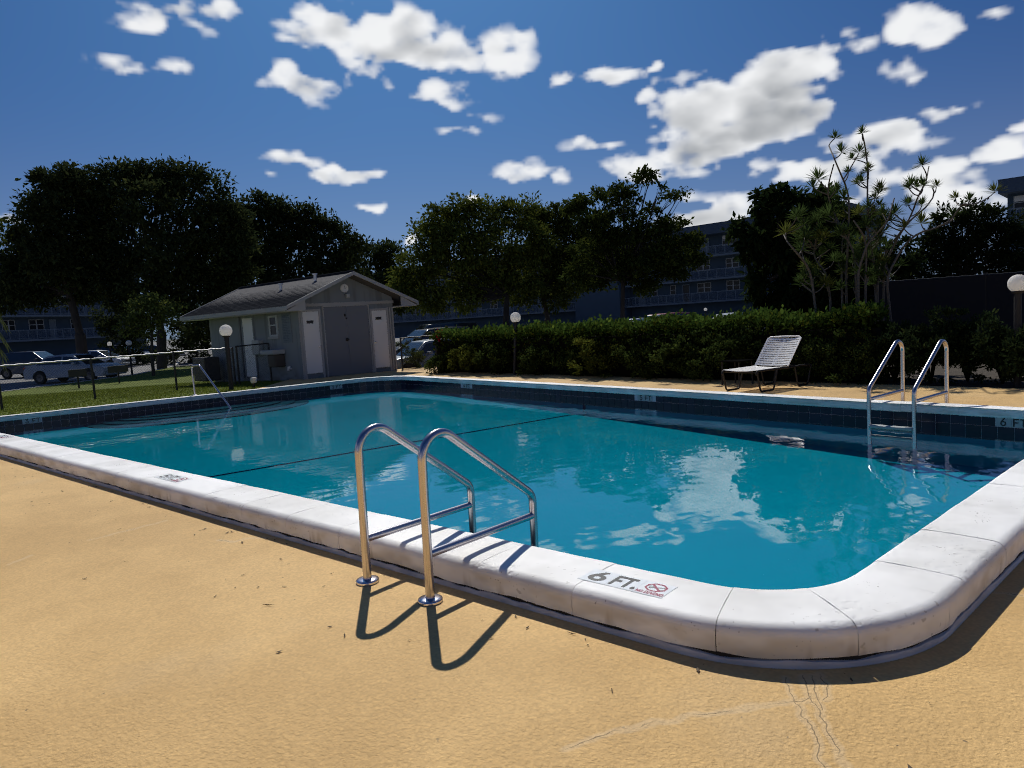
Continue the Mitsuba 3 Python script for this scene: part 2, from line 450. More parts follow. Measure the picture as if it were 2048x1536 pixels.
# ---------------------------------------------------------------- the pool: a four-sided basin with rounded corners
HC, ZW = .175, -.095                      # top of the coping, water level
CORNERS = [np.array(c) for c in ((13.231, 10.579), (2.942, -1.224), (6.952, -5.706), (18.588, 3.213))]
RADII = [.5, .51, .5, 1.1]


class Outline:
    """The inner edge of the coping, by arc length; o is the distance outwards."""

    def __init__(self, P, R):
        n, self.seg, self.start = len(P), [], []
        tl = []
        for k in range(n):
            a, b = P[k - 1] - P[k], P[(k + 1) % n] - P[k]
            a, b = a / np.linalg.norm(a), b / np.linalg.norm(b)
            tl.append(R[k] / math.tan(math.acos(a @ b) / 2))
        s = 0
        for k in range(n):
            A, B = P[k], P[(k + 1) % n]
            d = (B - A) / np.linalg.norm(B - A)
            a, b = A + d * tl[k], B - d * tl[(k + 1) % n]
            L = np.linalg.norm(b - a)
            self.seg.append(('line', s, s + L, a, d, 0, 0)); s += L
            C = P[(k + 2) % n]
            e = (C - B) / np.linalg.norm(C - B)
            turn_ = math.acos(np.clip(d @ e, -1, 1))
            r = R[(k + 1) % n]
            c = b + r * np.array([-d[1], d[0]])
            self.seg.append(('arc', s, s + r * turn_, c, d, r, turn_)); s += r * turn_
        self.length = s

    def sample(self, s, o=0.0):
        s = np.asarray(s, float) % self.length
        o = np.broadcast_to(np.asarray(o, float), s.shape)
        P, Tn = np.zeros(s.shape + (2,)), np.zeros(s.shape + (2,))
        for kind, s0, s1, a, d, r, tn in self.seg:
            m = (s >= s0 - 1e-9) & (s <= s1 + 1e-9)
            if kind == 'line':
                P[m] = a + (s[m] - s0)[:, None] * d + o[m][:, None] * np.array([d[1], -d[0]]); Tn[m] = d
            else:
                q = (s[m] - s0) / r
                t = np.stack([np.cos(q) * d[0] - np.sin(q) * d[1], np.sin(q) * d[0] + np.cos(q) * d[1]], -1)
                P[m] = a + (r + o[m])[:, None] * np.stack([t[:, 1], -t[:, 0]], -1); Tn[m] = t
        return P, Tn


POOL = Outline(CORNERS, RADII)
SA, KDA, SD, KCD, SC, KBC, SB, KAB = [(g[1], g[2]) for g in POOL.seg]
S0 = .1525 + .003


def cw(s):
    """Width of the coping: broad along the near edges, narrower on the two far sides."""
    s = np.asarray(s, float) % POOL.length
    far = ((s > SC[0] - .3) & (s < SB[1] + .3))
    return np.where(far, .29, .42)


def outer_ring(d, step=.06):
    s = np.arange(0, POOL.length, step)
    return Polygon(POOL.sample(s, cw(s) + d)[0]).buffer(0)


def ring(o, step=.12):
    return Polygon(POOL.sample(np.arange(0, POOL.length, step), o)[0])


def swept(s, prof, wob=0.0, seed=0, caps=True):
    """A closed profile [(o, z)] swept along the outline at the stations s."""
    prof = np.asarray(prof, float); m = len(prof); n = len(s)
    V = np.zeros((n, m, 3))
    for k, (o, z) in enumerate(prof):
        V[:, k, :2] = POOL.sample(s, o)[0]; V[:, k, 2] = z
    if wob:
        q = V.reshape(-1, 3)
        V = V + ((np.stack([meshkit.fbm(q * 5.0, 3, seed + j) for j in range(3)], -1) - .5) * (wob if wob < .03 else np.array([wob * .6, wob * .6, wob]))).reshape(V.shape)
    v = V.reshape(-1, 3)
    i, j = np.meshgrid(np.arange(n - 1), np.arange(m), indexing='ij'); j2 = (j + 1) % m
    a, b, c, d = i * m + j, (i + 1) * m + j, (i + 1) * m + j2, i * m + j2
    f = np.vstack([np.c_[a.ravel(), b.ravel(), c.ravel()], np.c_[a.ravel(), c.ravel(), d.ravel()]])
    if caps:
        k = np.arange(1, m - 1); e = (n - 1) * m
        f = np.vstack([f, np.c_[k * 0, k, k + 1], np.c_[e + k * 0, e + k + 1, e + k]])
    return v, f


pool = thing('swimming_pool', 'large blue swimming pool with rounded white coping and still clear water', 'swimming pool')
CW = .42
prof = [(.03, .072), (.008, .082), (0, .100), (0, .130)]
prof += [(.040 - .040 * math.cos(t), .133 + .040 * math.sin(t)) for t in np.linspace(.15, PI / 2, 6)]
prof += [(.12, .1755), (.21, .1765), (.30, .1755)]
prof += [(CW - .055 + .055 * math.sin(t), .118 + .055 * math.cos(t)) for t in np.linspace(0, PI / 2, 8)]
prof += [(CW, .09), (CW - .002, .060), (CW - .006, .036), (CW - .05, .034), (.10, .05)]
prof = prof[::-1]
# joints between the coping stones, found along the near edge and carried on around
joints = [SA[1] - (t - .45) for t in np.arange(.337 + .626 * 23, .3, -.626) if SA[1] - (t - .45) > SA[0] - .4]
joints += [SA[1] + .42, SD[0] - .02] + list(SD[0] + .22 + .0 + np.arange(0, 9) * .634)
s = joints[-1]
while s < POOL.length + joints[0] - .45:
    s += .62 if s + 1.0 < POOL.length + joints[0] else 0
    if s > joints[-1] + .1:
        joints.append(s)
    else:
        break
joints = sorted(joints)
if POOL.length + joints[0] - joints[-1] < .25:
    joints.pop()
joints.append(POOL.length + joints[0])
rs = np.random.default_rng(3)
for k in range(len(joints) - 1):
    a, b = joints[k] + .0012, joints[k + 1] - .0012
    near = SA[1] - 6 < (a % POOL.length) < SD[1]
    st = np.linspace(a, b, max(3, int((b - a) / (.035 if near else .10)) + 1))
    dz, do = (rs.random() - .5) * .003, (rs.random() - .5) * .003
    shift = CW - float(cw((a + b) / 2))
    m = swept(st, [((o - shift if o > .11 else o) + do, z + dz) for o, z in prof], .006, 11 + k % 7)
    vz = m[0].reshape(len(st), -1, 3)
    low_ = [j for j, (o, z) in enumerate(prof) if z < .08 and o > .3]
    ragged = (meshkit.fbm(np.stack([st * 9, st * 0, st * 0 + 3], -1), 4, 5) - .45) * .020
    vz[:, low_, 2] += np.clip(ragged, -.006, .02)[:, None]
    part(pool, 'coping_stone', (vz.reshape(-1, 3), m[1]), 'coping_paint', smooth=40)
def bed(prof_, step, wob, seed):
    """A band under the coping; its profile is given from the coping's outer face."""
    st_ = np.append(np.arange(0, POOL.length, step), POOL.length)
    m = swept(st_, [(0, z) for o, z in prof_], 0, 0, caps=False)
    v = m[0].reshape(len(st_), -1, 3)
    for j, (o, z) in enumerate(prof_):
        v[:, j, :2] = POOL.sample(st_, cw(st_) + o if o <= .02 and o > -.2 else o + 1.0)[0]
    if wob:
        r = (meshkit.fbm(np.stack([st_ * 7, st_ * 0, st_ * 0], -1), 4, seed) - .5) * wob
        v[:, :, 2] += r[:, None] * np.array([1.0 if z > .01 else 0 for o, z in prof_])
    return v.reshape(-1, 3), m[1]


part(pool, 'mortar_bed', bed([(.002, -.01), (.001, .014), (-.005, .025), (-.03, .028), (-.03, -.01)][::-1], .025, .026, 71), 'mortar', smooth=50)
part(pool, 'joint_filling', bed([(-.95, .06), (-.97, .10), (-.94, .166), (-.06, .166), (-.010, .10), (-.012, .02), (-.94, .02)][::-1], .15, 0, 0), 'dark_gap')


def depth_at(P):
    """Floor level: shallow along the step side, deepest along the near right edge."""
    P = np.asarray(P, float)
    a, b = np.array([8.3, -4.3]), np.array([14.4, .3])
    d = (b - a) / np.linalg.norm(b - a)
    t = (P[..., :2] - a) @ d
    return ZW - np.clip(.378 - .0286 * t, .10, .52)


# walls: a grout-coloured backing behind the tiles, plaster below
st = np.append(np.arange(0, POOL.length, .1), POOL.length)


def wall_band(o0, z0, o1, z1):
    n = len(st)
    lo, hi = POOL.sample(st, o0)[0], POOL.sample(st, o1)[0]
    z0 = depth_at(lo) if z0 is None else np.full(n, z0)
    v = np.vstack([np.c_[lo, z0], np.c_[hi, np.full(n, z1)]])
    i = np.arange(n - 1)
    return v, np.vstack([np.c_[i, i + n, i + n + 1], np.c_[i, i + n + 1, i + 1]])


wall = part(pool, 'wall', join([wall_band(.037, -.19, .037, .12)]), 'grout')
part(pool, 'wall_plaster', wall_band(.034, None, .034, -.181), 'pool_plaster', smooth=30)
fp = ring(.05)
v2, f2 = trimesh.creation.triangulate_polygon(fp, engine='earcut')
fm = trimesh.Trimesh(np.c_[np.asarray(v2), np.zeros(len(v2))], np.asarray(f2), process=False).subdivide_to_size(.35)
v2, f2 = np.array(fm.vertices)[:, :2], np.array(fm.faces)
part(pool, 'floor', (np.c_[v2, depth_at(v2)], np.asarray(f2)), 'pool_plaster')

# two rows of navy tiles under the coping; those in view are pieces of the wall
tile_mats = ['tile_navy', 'tile_navy_two', 'tile_navy', 'tile_navy_three']
sC0 = SC[0] + (np.linalg.norm(np.array([10.2944, -3.14401]) - POOL.sample(np.array([SC[0]]))[0][0]))
TILE = []


def tile_mesh(s, z0, z1):
    g = .0030
    ss = np.array([s + g, s + S0 - g])
    a, b = POOL.sample(ss, .030)[0], POOL.sample(ss, .040)[0]
    c = POOL.sample(np.array([s + g + .0012, s + S0 - g - .0012]), .0290)[0]
    v = [[*b[0], z0], [*b[1], z0], [*b[1], z1], [*b[0], z1], [*a[0], z0], [*a[1], z0], [*a[1], z1], [*a[0], z1], [*c[0], z0 + .0012], [*c[1], z0 + .0012], [*c[1], z1 - .0012], [*c[0], z1 - .0012]]
    f = [[8, 11, 10], [8, 10, 9]]
    for i in range(4):
        j = (i + 1) % 4
        f += [[i, 4 + i, 4 + j], [i, 4 + j, j], [4 + i, 8 + i, 8 + j], [4 + i, 8 + j, 4 + j]]
    return np.array(v), np.array(f)


# the depth plates in the tile row: text, wall position (arc length of the plate's middle)
tC = lambda t: sC0 - t                # t: metres to the right of the middle point of the far right side
sB_mid = SB[0] + np.linalg.norm(np.array([15.617, 7.298]) - POOL.sample(np.array([SB[0]]))[0][0])
tB = lambda t: sB_mid - t
PLATES = [('3', tB(-2.83), 'first', 'left end of the step side'), ('3', tB(3.55), 'second', 'far corner'), ('4', tC(-6.9), 'third', 'far'), ('5', tC(-1.62), 'fourth', 'middle'), ('6', tC(3.57), 'fifth', 'right ladder')]
first_C = tC(2.8148)                  # a joint seen beside the right ladder
covered = [(p[1] - S0 * 1.02, p[1] + S0 * 1.02) for p in PLATES]
bulk = {k: [] for k in set(tile_mats)}
rt = np.random.default_rng(8)
k0 = math.ceil(-first_C / S0)
pieces = 0
for k in range(k0, k0 + int(POOL.length / S0)):
    s = first_C + k * S0
    mid = (s + S0 / 2) % POOL.length
    p, t = POOL.sample(np.array([mid]), .03); p = p[0]
    px = 1024 - F_PX * p[1] / p[0]
    seen = (SC[0] < mid < SB[1]) and -60 < px < 2160
    for row, (z0, z1) in enumerate(((-.0225, .1285), (-.1780, -.0265))):
        if row == 0 and any(a - .01 < mid < b + .01 for a, b in covered):
            continue
        m = tile_mesh(s, z0, z1); mt = tile_mats[rt.integers(4)]
        if seen and pieces < 300:
            key = numbered(f'{wall}__tile'); scene[key] = mikit.ply(m, mt); pieces += 1
        else:
            bulk[mt].append(m)
for mt, ms in bulk.items():
    if ms:
        part(wall, 'tile_row', join(ms), mt, kind='stuff')


def wall_frame(m, s, o, z):
    """Local x to the reader's right along the wall, y up, z out of the wall towards the water."""
    p, t = POOL.sample(np.array([s]), o); p, t = p[0], t[0]
    return frame(m, (p[0], p[1], z), (-t[0], -t[1], 0), (0, 0, 1), (-t[1], t[0], 0))


where = {'left end of the step side': 'white depth plate reading 3 FT in the far left wall near the picture edge', 'far corner': 'white depth plate reading 3 FT in the step wall below the changing hut doors',
         'far': 'small white depth plate reading 4 FT far along the back wall near the far corner', 'middle': 'white depth plate reading 5 FT in the middle of the back wall',
         'right ladder': 'white depth plate reading 6 FT in the back wall right of the far ladder'}
for num, s, _, w in PLATES:
    t = thing('depth_plate', where[w], 'depth marker', 'depth plates in the waterline tiles')
    for k, tx in enumerate((num, 'FT')):
        x0 = (k - 1) * S0
        pl = part(t, 'plate_tile', wall_frame(box(x0 + .0016, x0 + S0 - .0016, -.074, .076, -.012, 0), s, .0275, .052), 'tile_shaded_white')
        g = centred(text(tx, .082, .0015))
        g = (g[0] * [1.0, 1, 1] + [x0 + S0 / 2, -.062, .0006], g[1])
        part(pl, 'lettering', wall_frame(g, s, .0275, .052), 'ink_black')

# navy slope line across the floor and up the far wall
a, b = np.array([9.094, 3.698]), np.array([12.422, -.818])
dirv = (b - a) / np.linalg.norm(b - a); nrm = np.array([-dirv[1], dirv[0]])
t = np.linspace(-.6, np.linalg.norm(b - a) + .35, 40)
L = a + t[:, None] * dirv
wdt = .030
v = np.vstack([np.c_[L + nrm * wdt, depth_at(L) + .004], np.c_[L - nrm * wdt, depth_at(L) + .004]])
i = np.arange(39)
line_floor = (v, np.vstack([np.c_[i, i + 40, i + 41], np.c_[i, i + 41, i + 1]]))
sw = tC(-3.09)
line_wall = wall_frame(box(-.035, .035, -.16, .0, -.003, 0.002), sw, .0335, -.181)
part(pool, 'slope_line', join([line_floor, line_wall]), 'stripe_navy')

# four curved steps under the hand rail
Pc, Tc = POOL.sample(np.array([tB(.35)]), .034); Pc, Tc = Pc[0], Tc[0]
inn = np.array([-Tc[1], Tc[0]])
for k, (hw, dep, z) in enumerate(((1.42, .75, -.115), (1.72, 1.15, -.135), (2.02, 1.55, -.157), (2.30, 1.95, -.180))):
    th = np.linspace(0, PI, 40)
    pts = [Pc + Tc * hw * math.cos(q) + inn * dep * math.sin(q) ** .8 for q in th]
    stp = part(pool, 'step', slab(Polygon(pts), z - .10, z), 'step_plaster', smooth=30)
    ed = [np.append(Pc + Tc * (hw + .006) * math.cos(q) + inn * (dep + .006) * math.sin(q) ** .8, z - .008) for q in th]
    part(stp, 'edge_shade', tube(ed, .009, 6), 'step_edge_shade', smooth=True)  # dark tube that paints the shadowed edge of the step

# water: one sheet of small ripples
gx, gy = np.arange(2.6, 18.9, .034), np.arange(-6.1, 10.9, .034)
X, Y = np.meshgrid(gx, gy, indexing='ij')
rw = np.random.default_rng(21)
H, HX, HY = np.zeros_like(X), np.zeros_like(X), np.zeros_like(X)
patch = .35 + 1.1 * meshkit.fbm(np.stack([X * .35, Y * .35, X * 0], -1), 3, 4)
for k in range(46):
    lam = math.exp(rw.uniform(math.log(.09), math.log(1.3)))
    th = rw.normal(.9, .95)
    kx, ky = 2 * PI / lam * math.cos(th), 2 * PI / lam * math.sin(th)
    slope = .00125 * (lam / .4) ** -.5 * rw.uniform(.5, 1.3)
    ph = kx * X + ky * Y + rw.uniform(0, 6.28) + 2.2 * np.sin(.7 * X * rw.uniform(.5, 1.5) + rw.uniform(0, 6)) * min(1, lam)
    H += slope * lam / 6.28 * np.sin(ph); HX += slope * math.cos(th) * np.cos(ph); HY += slope * math.sin(th) * np.cos(ph)
H *= patch; HX *= patch; HY *= patch
inside = shapely.contains_xy(ring(.033), X, Y)
n0, n1 = X.shape
cell = inside[:-1, :-1] | inside[1:, :-1] | inside[:-1, 1:] | inside[1:, 1:]
ci, cj = np.nonzero(cell)
q = np.stack([ci * n1 + cj, (ci + 1) * n1 + cj, (ci + 1) * n1 + cj + 1, ci * n1 + cj + 1], -1)
used, inv = np.unique(q, return_inverse=True); q = inv.reshape(q.shape)
Vw = np.c_[X.ravel(), Y.ravel(), ZW + H.ravel()][used]
Nw = np.c_[-HX.ravel(), -HY.ravel(), np.ones(X.size)][used]; Nw /= np.linalg.norm(Nw, axis=1, keepdims=True)
path = meshkit.write_ply((Vw, q), False, normals=Nw)
thing('water', 'clear blue pool water with faint ripples and cloud reflections', None, None, 'structure')
scene['water'] = {'type': 'ply', 'filename': path, 'face_normals': False, 'bsdf': {'type': 'ref', 'id': 'water_skin'}}

# ---------------------------------------------------------------- depth markers laid on the near coping


def cope_frame(m, s, o):
    """Local x along the near edge, y towards the water, z up."""
    p, t = POOL.sample(np.array([s]), o); p, t = p[0], t[0]
    return frame(m, (p[0], p[1], .1755), (t[0], t[1], 0), (-t[1], t[0], 0))


def bold(m, d):
    """Heavier lettering: the outline laid down five times, a hair apart in height."""
    out = []
    for k, (x, y) in enumerate(((0, 0), (d, 0), (-d, 0), (0, d), (0, -d))):
        v = m[0].copy(); v += [x, y, .00015 * k]; out.append((v, m[1]))
    return join(out)


def marker(num, s, o, label):
    t = thing('depth_marker', label, 'depth marker', 'depth markers on the near coping')
    W = .151
    part(t, 'backing', cope_frame(box(-.003, 3 * W + .006, -.003, W + .003, -.004, .0010), s, o), 'plastic_grey')
    for k in range(3):
        pl = part(t, 'plate_tile', cope_frame(box(k * (W + .0018), k * (W + .0018) + W, 0, W, -.004, .0022), s, o), 'tile_white')
        x0 = k * (W + .0018)
        if k < 2:
            tx = (num, 'FT.')[k]
            g = text(tx, .108, .0008)
            v = g[0].copy(); wd = np.ptp(v[:, 0])
            v[:, 0] = (v[:, 0] - v[:, 0].min()) * (1.20 if k == 0 else min(1.15, .136 / wd)) + x0 + (.030 if k == 0 else .008)
            v[:, 1] += .022; v[:, 2] += .0018
            part(pl, 'lettering', cope_frame(bold((v, g[1]), .0030), s, o), 'ink_black')
        else:
            cx, cy, R = x0 + W / 2, .092, .050
            a8 = np.arange(8) * PI / 4 + PI / 8
            octo = Polygon([(cx + 1.15 * R * math.cos(a), cy + R * math.sin(a)) for a in a8])
            ringp = octo.difference(octo.buffer(-.0095))
            bar = LineString([(cx - .036, cy + .036), (cx + .036, cy - .036)]).buffer(.0055).intersection(octo)
            red = shapely.union_all([ringp, bar])
            part(pl, 'ban_symbol', cope_frame(join([slab(g, .0018, .0030) for g in getattr(red, 'geoms', [red])]), s, o), 'ink_red')
            body = shapely.union_all([LineString([(cx + .040, cy + .012), (cx + .012, cy + .004), (cx - .020, cy - .012)]).buffer(.0035), Point(cx - .026, cy - .015).buffer(.006)] +
                                     [LineString([(cx + sx + .014 * q, cy + sy + .003 * (-1) ** q) for q in range(3)]).buffer(.0016) for sx, sy in ((-.044, .010), (-.040, -.001), (.016, -.016), (.020, -.025))])
            body = body.intersection(octo.buffer(-.011))
            part(pl, 'diver', cope_frame(join([slab(g, .0018, .0028) for g in getattr(body, 'geoms', [body])]), s, o), 'ink_black')
            g = text('NO DIVING', .026, .0008); v = g[0].copy()
            v[:, 0] = (v[:, 0] - v[:, 0].min()) * min(1.1, .140 / np.ptp(v[:, 0])) + x0 + .007; v[:, 1] += .010; v[:, 2] += .0018
            part(pl, 'warning_text', cope_frame(bold((v, g[1]), .0008), s, o), 'ink_red')
    return t


def s_on_A(P):
    d = (CORNERS[1] - CORNERS[0]); d /= np.linalg.norm(d)
    r = np.asarray(P)[:2] - CORNERS[1]
    return SA[1] + .45 + r @ d, r @ np.array([d[1], -d[0]])


s1, o1 = s_on_A(gp(1156.4, 1157.4, HC))
marker('6', s1, o1, 'near white depth marker reading 6 FT NO DIVING on the front coping')
s2, o2 = s_on_A(gp(309, 954.5, HC))
marker('5', s2, o2, 'white depth marker reading 5 FT lying on the coping at the left middle')
s3, o3 = s_on_A(gp(-14, 873, HC))
marker('3', s3, o3, 'faded depth marker on the coping cut by the left picture edge')

# ---------------------------------------------------------------- ladders and hand rail


def ladder(label, base, along, inward, wide, lean=(0, 0), treads=True, reach=.885, flip=1, tops=.968):
    """base: foot of the first rail; along: unit vector between the rails; inward: unit vector to the water."""
    t = thing('pool_ladder', label, 'pool ladder', 'steel pool ladders')
    al, iw = np.array([*along, 0.0]), np.array([*inward, 0.0])
    R = .0245
    for k in (0, 1):
        B = np.array([base[0], base[1], 0]) + al * wide * k
        tip = np.array([lean[0], lean[1], 0.0])
        P = lambda d, z: B + iw * d + np.array([0, 0, z]) + tip * z
        path = dense(fillet([P(0, 0), P(0, tops + .04), P(reach, .375), P(reach, -.30)], [0, .13, .10, 0], 12), .08)
        rl = part(t, 'rail', tube(path, R, 20), 'steel', smooth=60)
        part(t, 'cross_bar', tube([P(R * .6, .255), P(reach - R * .6, .245)], .0215, 18), 'steel', smooth=60)
        fl = lathe([(.0, .0), (.066, .0), (.0665, .012), (.063, .019), (.048, .023), (.0262, .026), (.0262, .032), (.0, .032)], 32)
        part(t, 'flange', (fl[0] + B, fl[1]), 'chrome', smooth=50)
    if treads:
        for k, z in enumerate((-.075, -.20)):
            O = np.array([base[0], base[1], 0]) + iw * reach
            part(t, 'tread', frame(rounded(-.045, .045, .01, wide - .01, z - .018, z + .018, .012), O, (iw[0], iw[1]), (al[0], al[1])), 'plastic_grey', smooth=50)
    return t


dA = CORNERS[1] - CORNERS[0]; dA /= np.linalg.norm(dA)
nA = np.array([-dA[1], dA[0]])
bL, bR = gp(735.3, 1164), gp(861, 1203)
ladder('nearest steel pool ladder with two arched rails standing on tan deck', bL, (bR - bL)[:2] / np.linalg.norm((bR - bL)[:2]), nA, np.linalg.norm(bR - bL), lean=(.0, -.014))
dC = CORNERS[3] - CORNERS[2]; dC /= np.linalg.norm(dC)
nC = np.array([-dC[1], dC[0]])


def on_line(px, py, P, d):
    r = ray(px, py)
    q = np.linalg.solve(np.array([[r[0], -d[0]], [r[1], -d[1]]]), np.asarray(P[:2], float) - EYE[:2])
    return EYE + r * q[0], q[1]


PC = CORNERS[2] - nC * .63
FEET2 = [on_line(x, 760, PC, dC)[0] for x in (1805.5, 1893.4)]
ladder('far steel pool ladder on the right side with rails rising in front of hedge', FEET2[0], -dC, nC, np.linalg.norm(FEET2[0][:2] - FEET2[1][:2]), reach=.90)

hr = thing('hand_rail', 'slim steel hand rail sloping into the water at the pool steps', 'hand rail')
B = np.array([16.046, 7.243, HC]); u = np.array([-.54, -.84]); u /= np.linalg.norm(u)
P = lambda d, z: np.array([B[0] + u[0] * d, B[1] + u[1] * d, z])
part(hr, 'tube', tube(dense(fillet([P(0, .17), P(-.02, .845), P(.28, .853), P(1.24, -.095), P(1.36, -.21)], [0, .07, .09, .3, 0], 8), .1), .021, 14), 'steel', smooth=60)
fl = lathe([(.0, .0), (.05, .0), (.05, .012), (.024, .02), (.0, .02)], 20)
part(hr, 'flange', (fl[0] + B, fl[1]), 'chrome', smooth=50)

# ---------------------------------------------------------------- grounds
hole = outer_ring(-.02)
deck_poly = Polygon([(-7, -9), (-7, 16), (6, 16), (10.6, 10.9), (13.1, 10.9), (12.75, 10.6), (15.4, 7.2), (19.0, 6.9), (21.3, 6.95), (24.9, 6.8), (24.2, 2.3), (20.9, 1.55), (15.4, -3.0), (11.9, -6.0), (9.3, -8.2), (8, -12), (-2, -14)])
deck_poly = Polygon(deck_poly.exterior).difference(hole)
if deck_poly.geom_type != 'Polygon':
    deck_poly = max(deck_poly.geoms, key=lambda g: g.area)
solo('pool_deck', sheet(deck_poly, 0.0), 'deck_paint', label='rough tan painted pool deck with hairline cracks', kind='structure')


def lawn_z(P):
    P = np.asarray(P)
    c = np.array([15.6, 7.3]); n = np.array([.809, .588])
    d = (P[..., :2] - c) @ n
    return -.012 - .30 * np.clip((d - 3.0) / 12.0, 0, 1) ** 1.2


lawn_poly = Polygon([(10.4, 11.1), (13.05, 11.1), (15.5, 7.3), (19.0, 6.85), (21.3, 6.9), (30, 6.6), (46, 15), (46.5, 22.5), (38.0, 20.7), (29.9, 22.0), (26, 23.8), (14, 24), (8, 16)])
lawn_poly = lawn_poly.difference(outer_ring(-.05))
lawn_poly = max(getattr(lawn_poly, 'geoms', [lawn_poly]), key=lambda g: g.area)
lv, lf = trimesh.creation.triangulate_polygon(lawn_poly.segmentize(.6), engine='triangle') if False else trimesh.creation.triangulate_polygon(lawn_poly, engine='earcut')
lm = trimesh.Trimesh(np.c_[np.asarray(lv), np.zeros(len(lv))], np.asarray(lf), process=False).subdivide_to_size(1.0)
lvv = np.array(lm.vertices); lvv[:, 2] = lawn_z(lvv)
ff = np.array(lm.faces); nz = np.cross(lvv[ff[:, 1]] - lvv[ff[:, 0]], lvv[ff[:, 2]] - lvv[ff[:, 0]])[:, 2]
ff[nz < 0] = ff[nz < 0][:, ::-1]
solo('lawn', (lvv, ff), 'turf', smooth=True, label='mown lawn between the pool and the parking lot', kind='structure')

LOT = -.45
lot = Polygon([(-60, -200), (-60, 200), (600, 500), (600, -500)]).difference(ring(.2)).difference(deck_poly.buffer(-.5)) if False else Polygon([(-60, -220), (-60, 220), (900, 700), (900, -700)]).difference(Polygon(ring(.2).exterior))
solo('parking_lot', sheet(lot, LOT), 'asphalt', label='worn grey asphalt of the parking lot behind the lawn', kind='structure')
bed = Polygon([(24.2, 2.35), (20.9, 1.6), (15.4, -2.95), (11.9, -5.95), (9.3, -8.15), (10, -16), (24, -20), (34, -4), (27, 4.2)])
solo('planting_bed', sheet(bed, -.02), 'soil', label='dark soil bed under the hedge and shrubs', kind='structure')
kb = thing('kerb', 'pale concrete kerb between lawn and parking lot', None, None, 'structure')
KERB = [(24, 26.5), (26.4, 23.6), (29.95, 21.75), (38.0, 20.45), (46.6, 22.2), (60, 28)]
scene[kb] = mikit.ply(join([frame(box(0, math.dist(a, b), -.08, .08, 0, .16), (*a, LOT), np.append(np.subtract(b, a) / math.dist(a, b), 0), np.append(np.array([-(b[1] - a[1]), b[0] - a[0]]) / math.dist(a, b), 0)) for a, b in zip(KERB[:-1], KERB[1:])]), 'kerb_concrete')

# twigs and leaf bits blown against the coping and over the deck
rl = np.random.default_rng(15)
sA = np.concatenate([rl.uniform(SA[0] + 2, SA[1] + .4, 120), rl.uniform(SA[0] + 3, SD[0] + 2, 70)])
oA = CW + np.concatenate([.05 + rl.random(120) ** 3 * .7, rl.uniform(.2, 3.2, 70)])
Pl = POOL.sample(sA, oA)[0]
al_ = rl.uniform(0, 6.28, len(Pl)); ln = rl.uniform(.006, .022, len(Pl)); wd_ = ln * rl.uniform(.12, .5, len(Pl))
ln = np.where(rl.random(len(Pl)) < .10, ln * 2.6, ln); wd_ = np.where(ln > .03, .0025, wd_)
ex_ = np.c_[np.cos(al_), np.sin(al_)]; ey_ = np.c_[-np.sin(al_), np.cos(al_)]
c0_ = np.c_[Pl, np.full(len(Pl), .0045)]
Vl = np.stack([c0_ + np.c_[ex_ * ln[:, None], ln * .15], c0_ + np.c_[ey_ * wd_[:, None], ln * 0 + .001], c0_ - np.c_[ex_ * ln[:, None], -ln * .12], c0_ - np.c_[ey_ * wd_[:, None], ln * 0]], 1).reshape(-1, 3)
kl = np.arange(len(Pl))[:, None] * 4
solo('leaf_litter', (Vl, np.vstack([kl + [0, 1, 2], kl + [0, 2, 3]])), plain('litter', (.07, .045, .02), .8), label='scattered dry leaf bits and twigs on the tan deck', kind='stuff')

# short grass on the nearer lawn
rg = np.random.default_rng(5)
n = 90000
gx = rg.uniform(10, 27, n); gy = rg.uniform(6, 22, n)
ok = shapely.contains_xy(lawn_poly.buffer(-.03), gx, gy) & (gy / gx < .80)
gx, gy = gx[ok], gy[ok]
n = len(gx)
h = rg.uniform(.022, .055, n) * (.7 + .6 * meshkit.noise(np.c_[gx * 1.5, gy * 1.5, gx * 0], 3)); a = rg.uniform(0, 6.28, n); w = rg.uniform(.006, .013, n)
b0 = np.c_[gx, gy, lawn_z(np.c_[gx, gy])]
sd = np.c_[np.cos(a), np.sin(a), a * 0] * w[:, None]
tipv = b0 + np.c_[rg.normal(0, .02, n), rg.normal(0, .02, n), h]
V = np.stack([b0 - sd, b0 + sd, tipv], 1).reshape(-1, 3)
gc = np.array([.10, .135, .022]) * rg.uniform(.6, 1.5, (n, 1)) + np.array([.06, .03, .0]) * rg.random((n, 1)) ** 3
solo('grass', (V, np.arange(3 * n).reshape(-1, 3)), 'grass_blade', color=np.repeat(gc, 3, 0), label='short sunlit grass blades of the lawn beside the pool', kind='stuff')

# ---------------------------------------------------------------- changing hut beyond the far corner of the pool
hut = thing('pool_house', 'grey blue pool house with gabled shingle roof and two narrow white doors', 'pool house')
HO, HF, HS = np.array([21.61, 6.386]), np.array([.575, -.818]), np.array([.66, .75])
HW, HL = 3.18, 5.75
H = lambda m: frame(m, (HO[0], HO[1], 0), HF, HS)               # local: u across the front, w to the back, z up
EV, RG = 2.42, 3.13


def portal(u0, u1, zt, t, w0, w1):
    """A door frame in one piece: two jambs and the head."""
    p = Polygon([(u0 - t, 0), (u0 - .004, 0), (u0 - .004, zt), (u1 + .004, zt), (u1 + .004, 0), (u1 + t, 0), (u1 + t, zt + t), (u0 - t, zt + t)])
    v, f = slab(p, -w1, -w0)
    return np.c_[v[:, 0], -v[:, 2], v[:, 1]], f


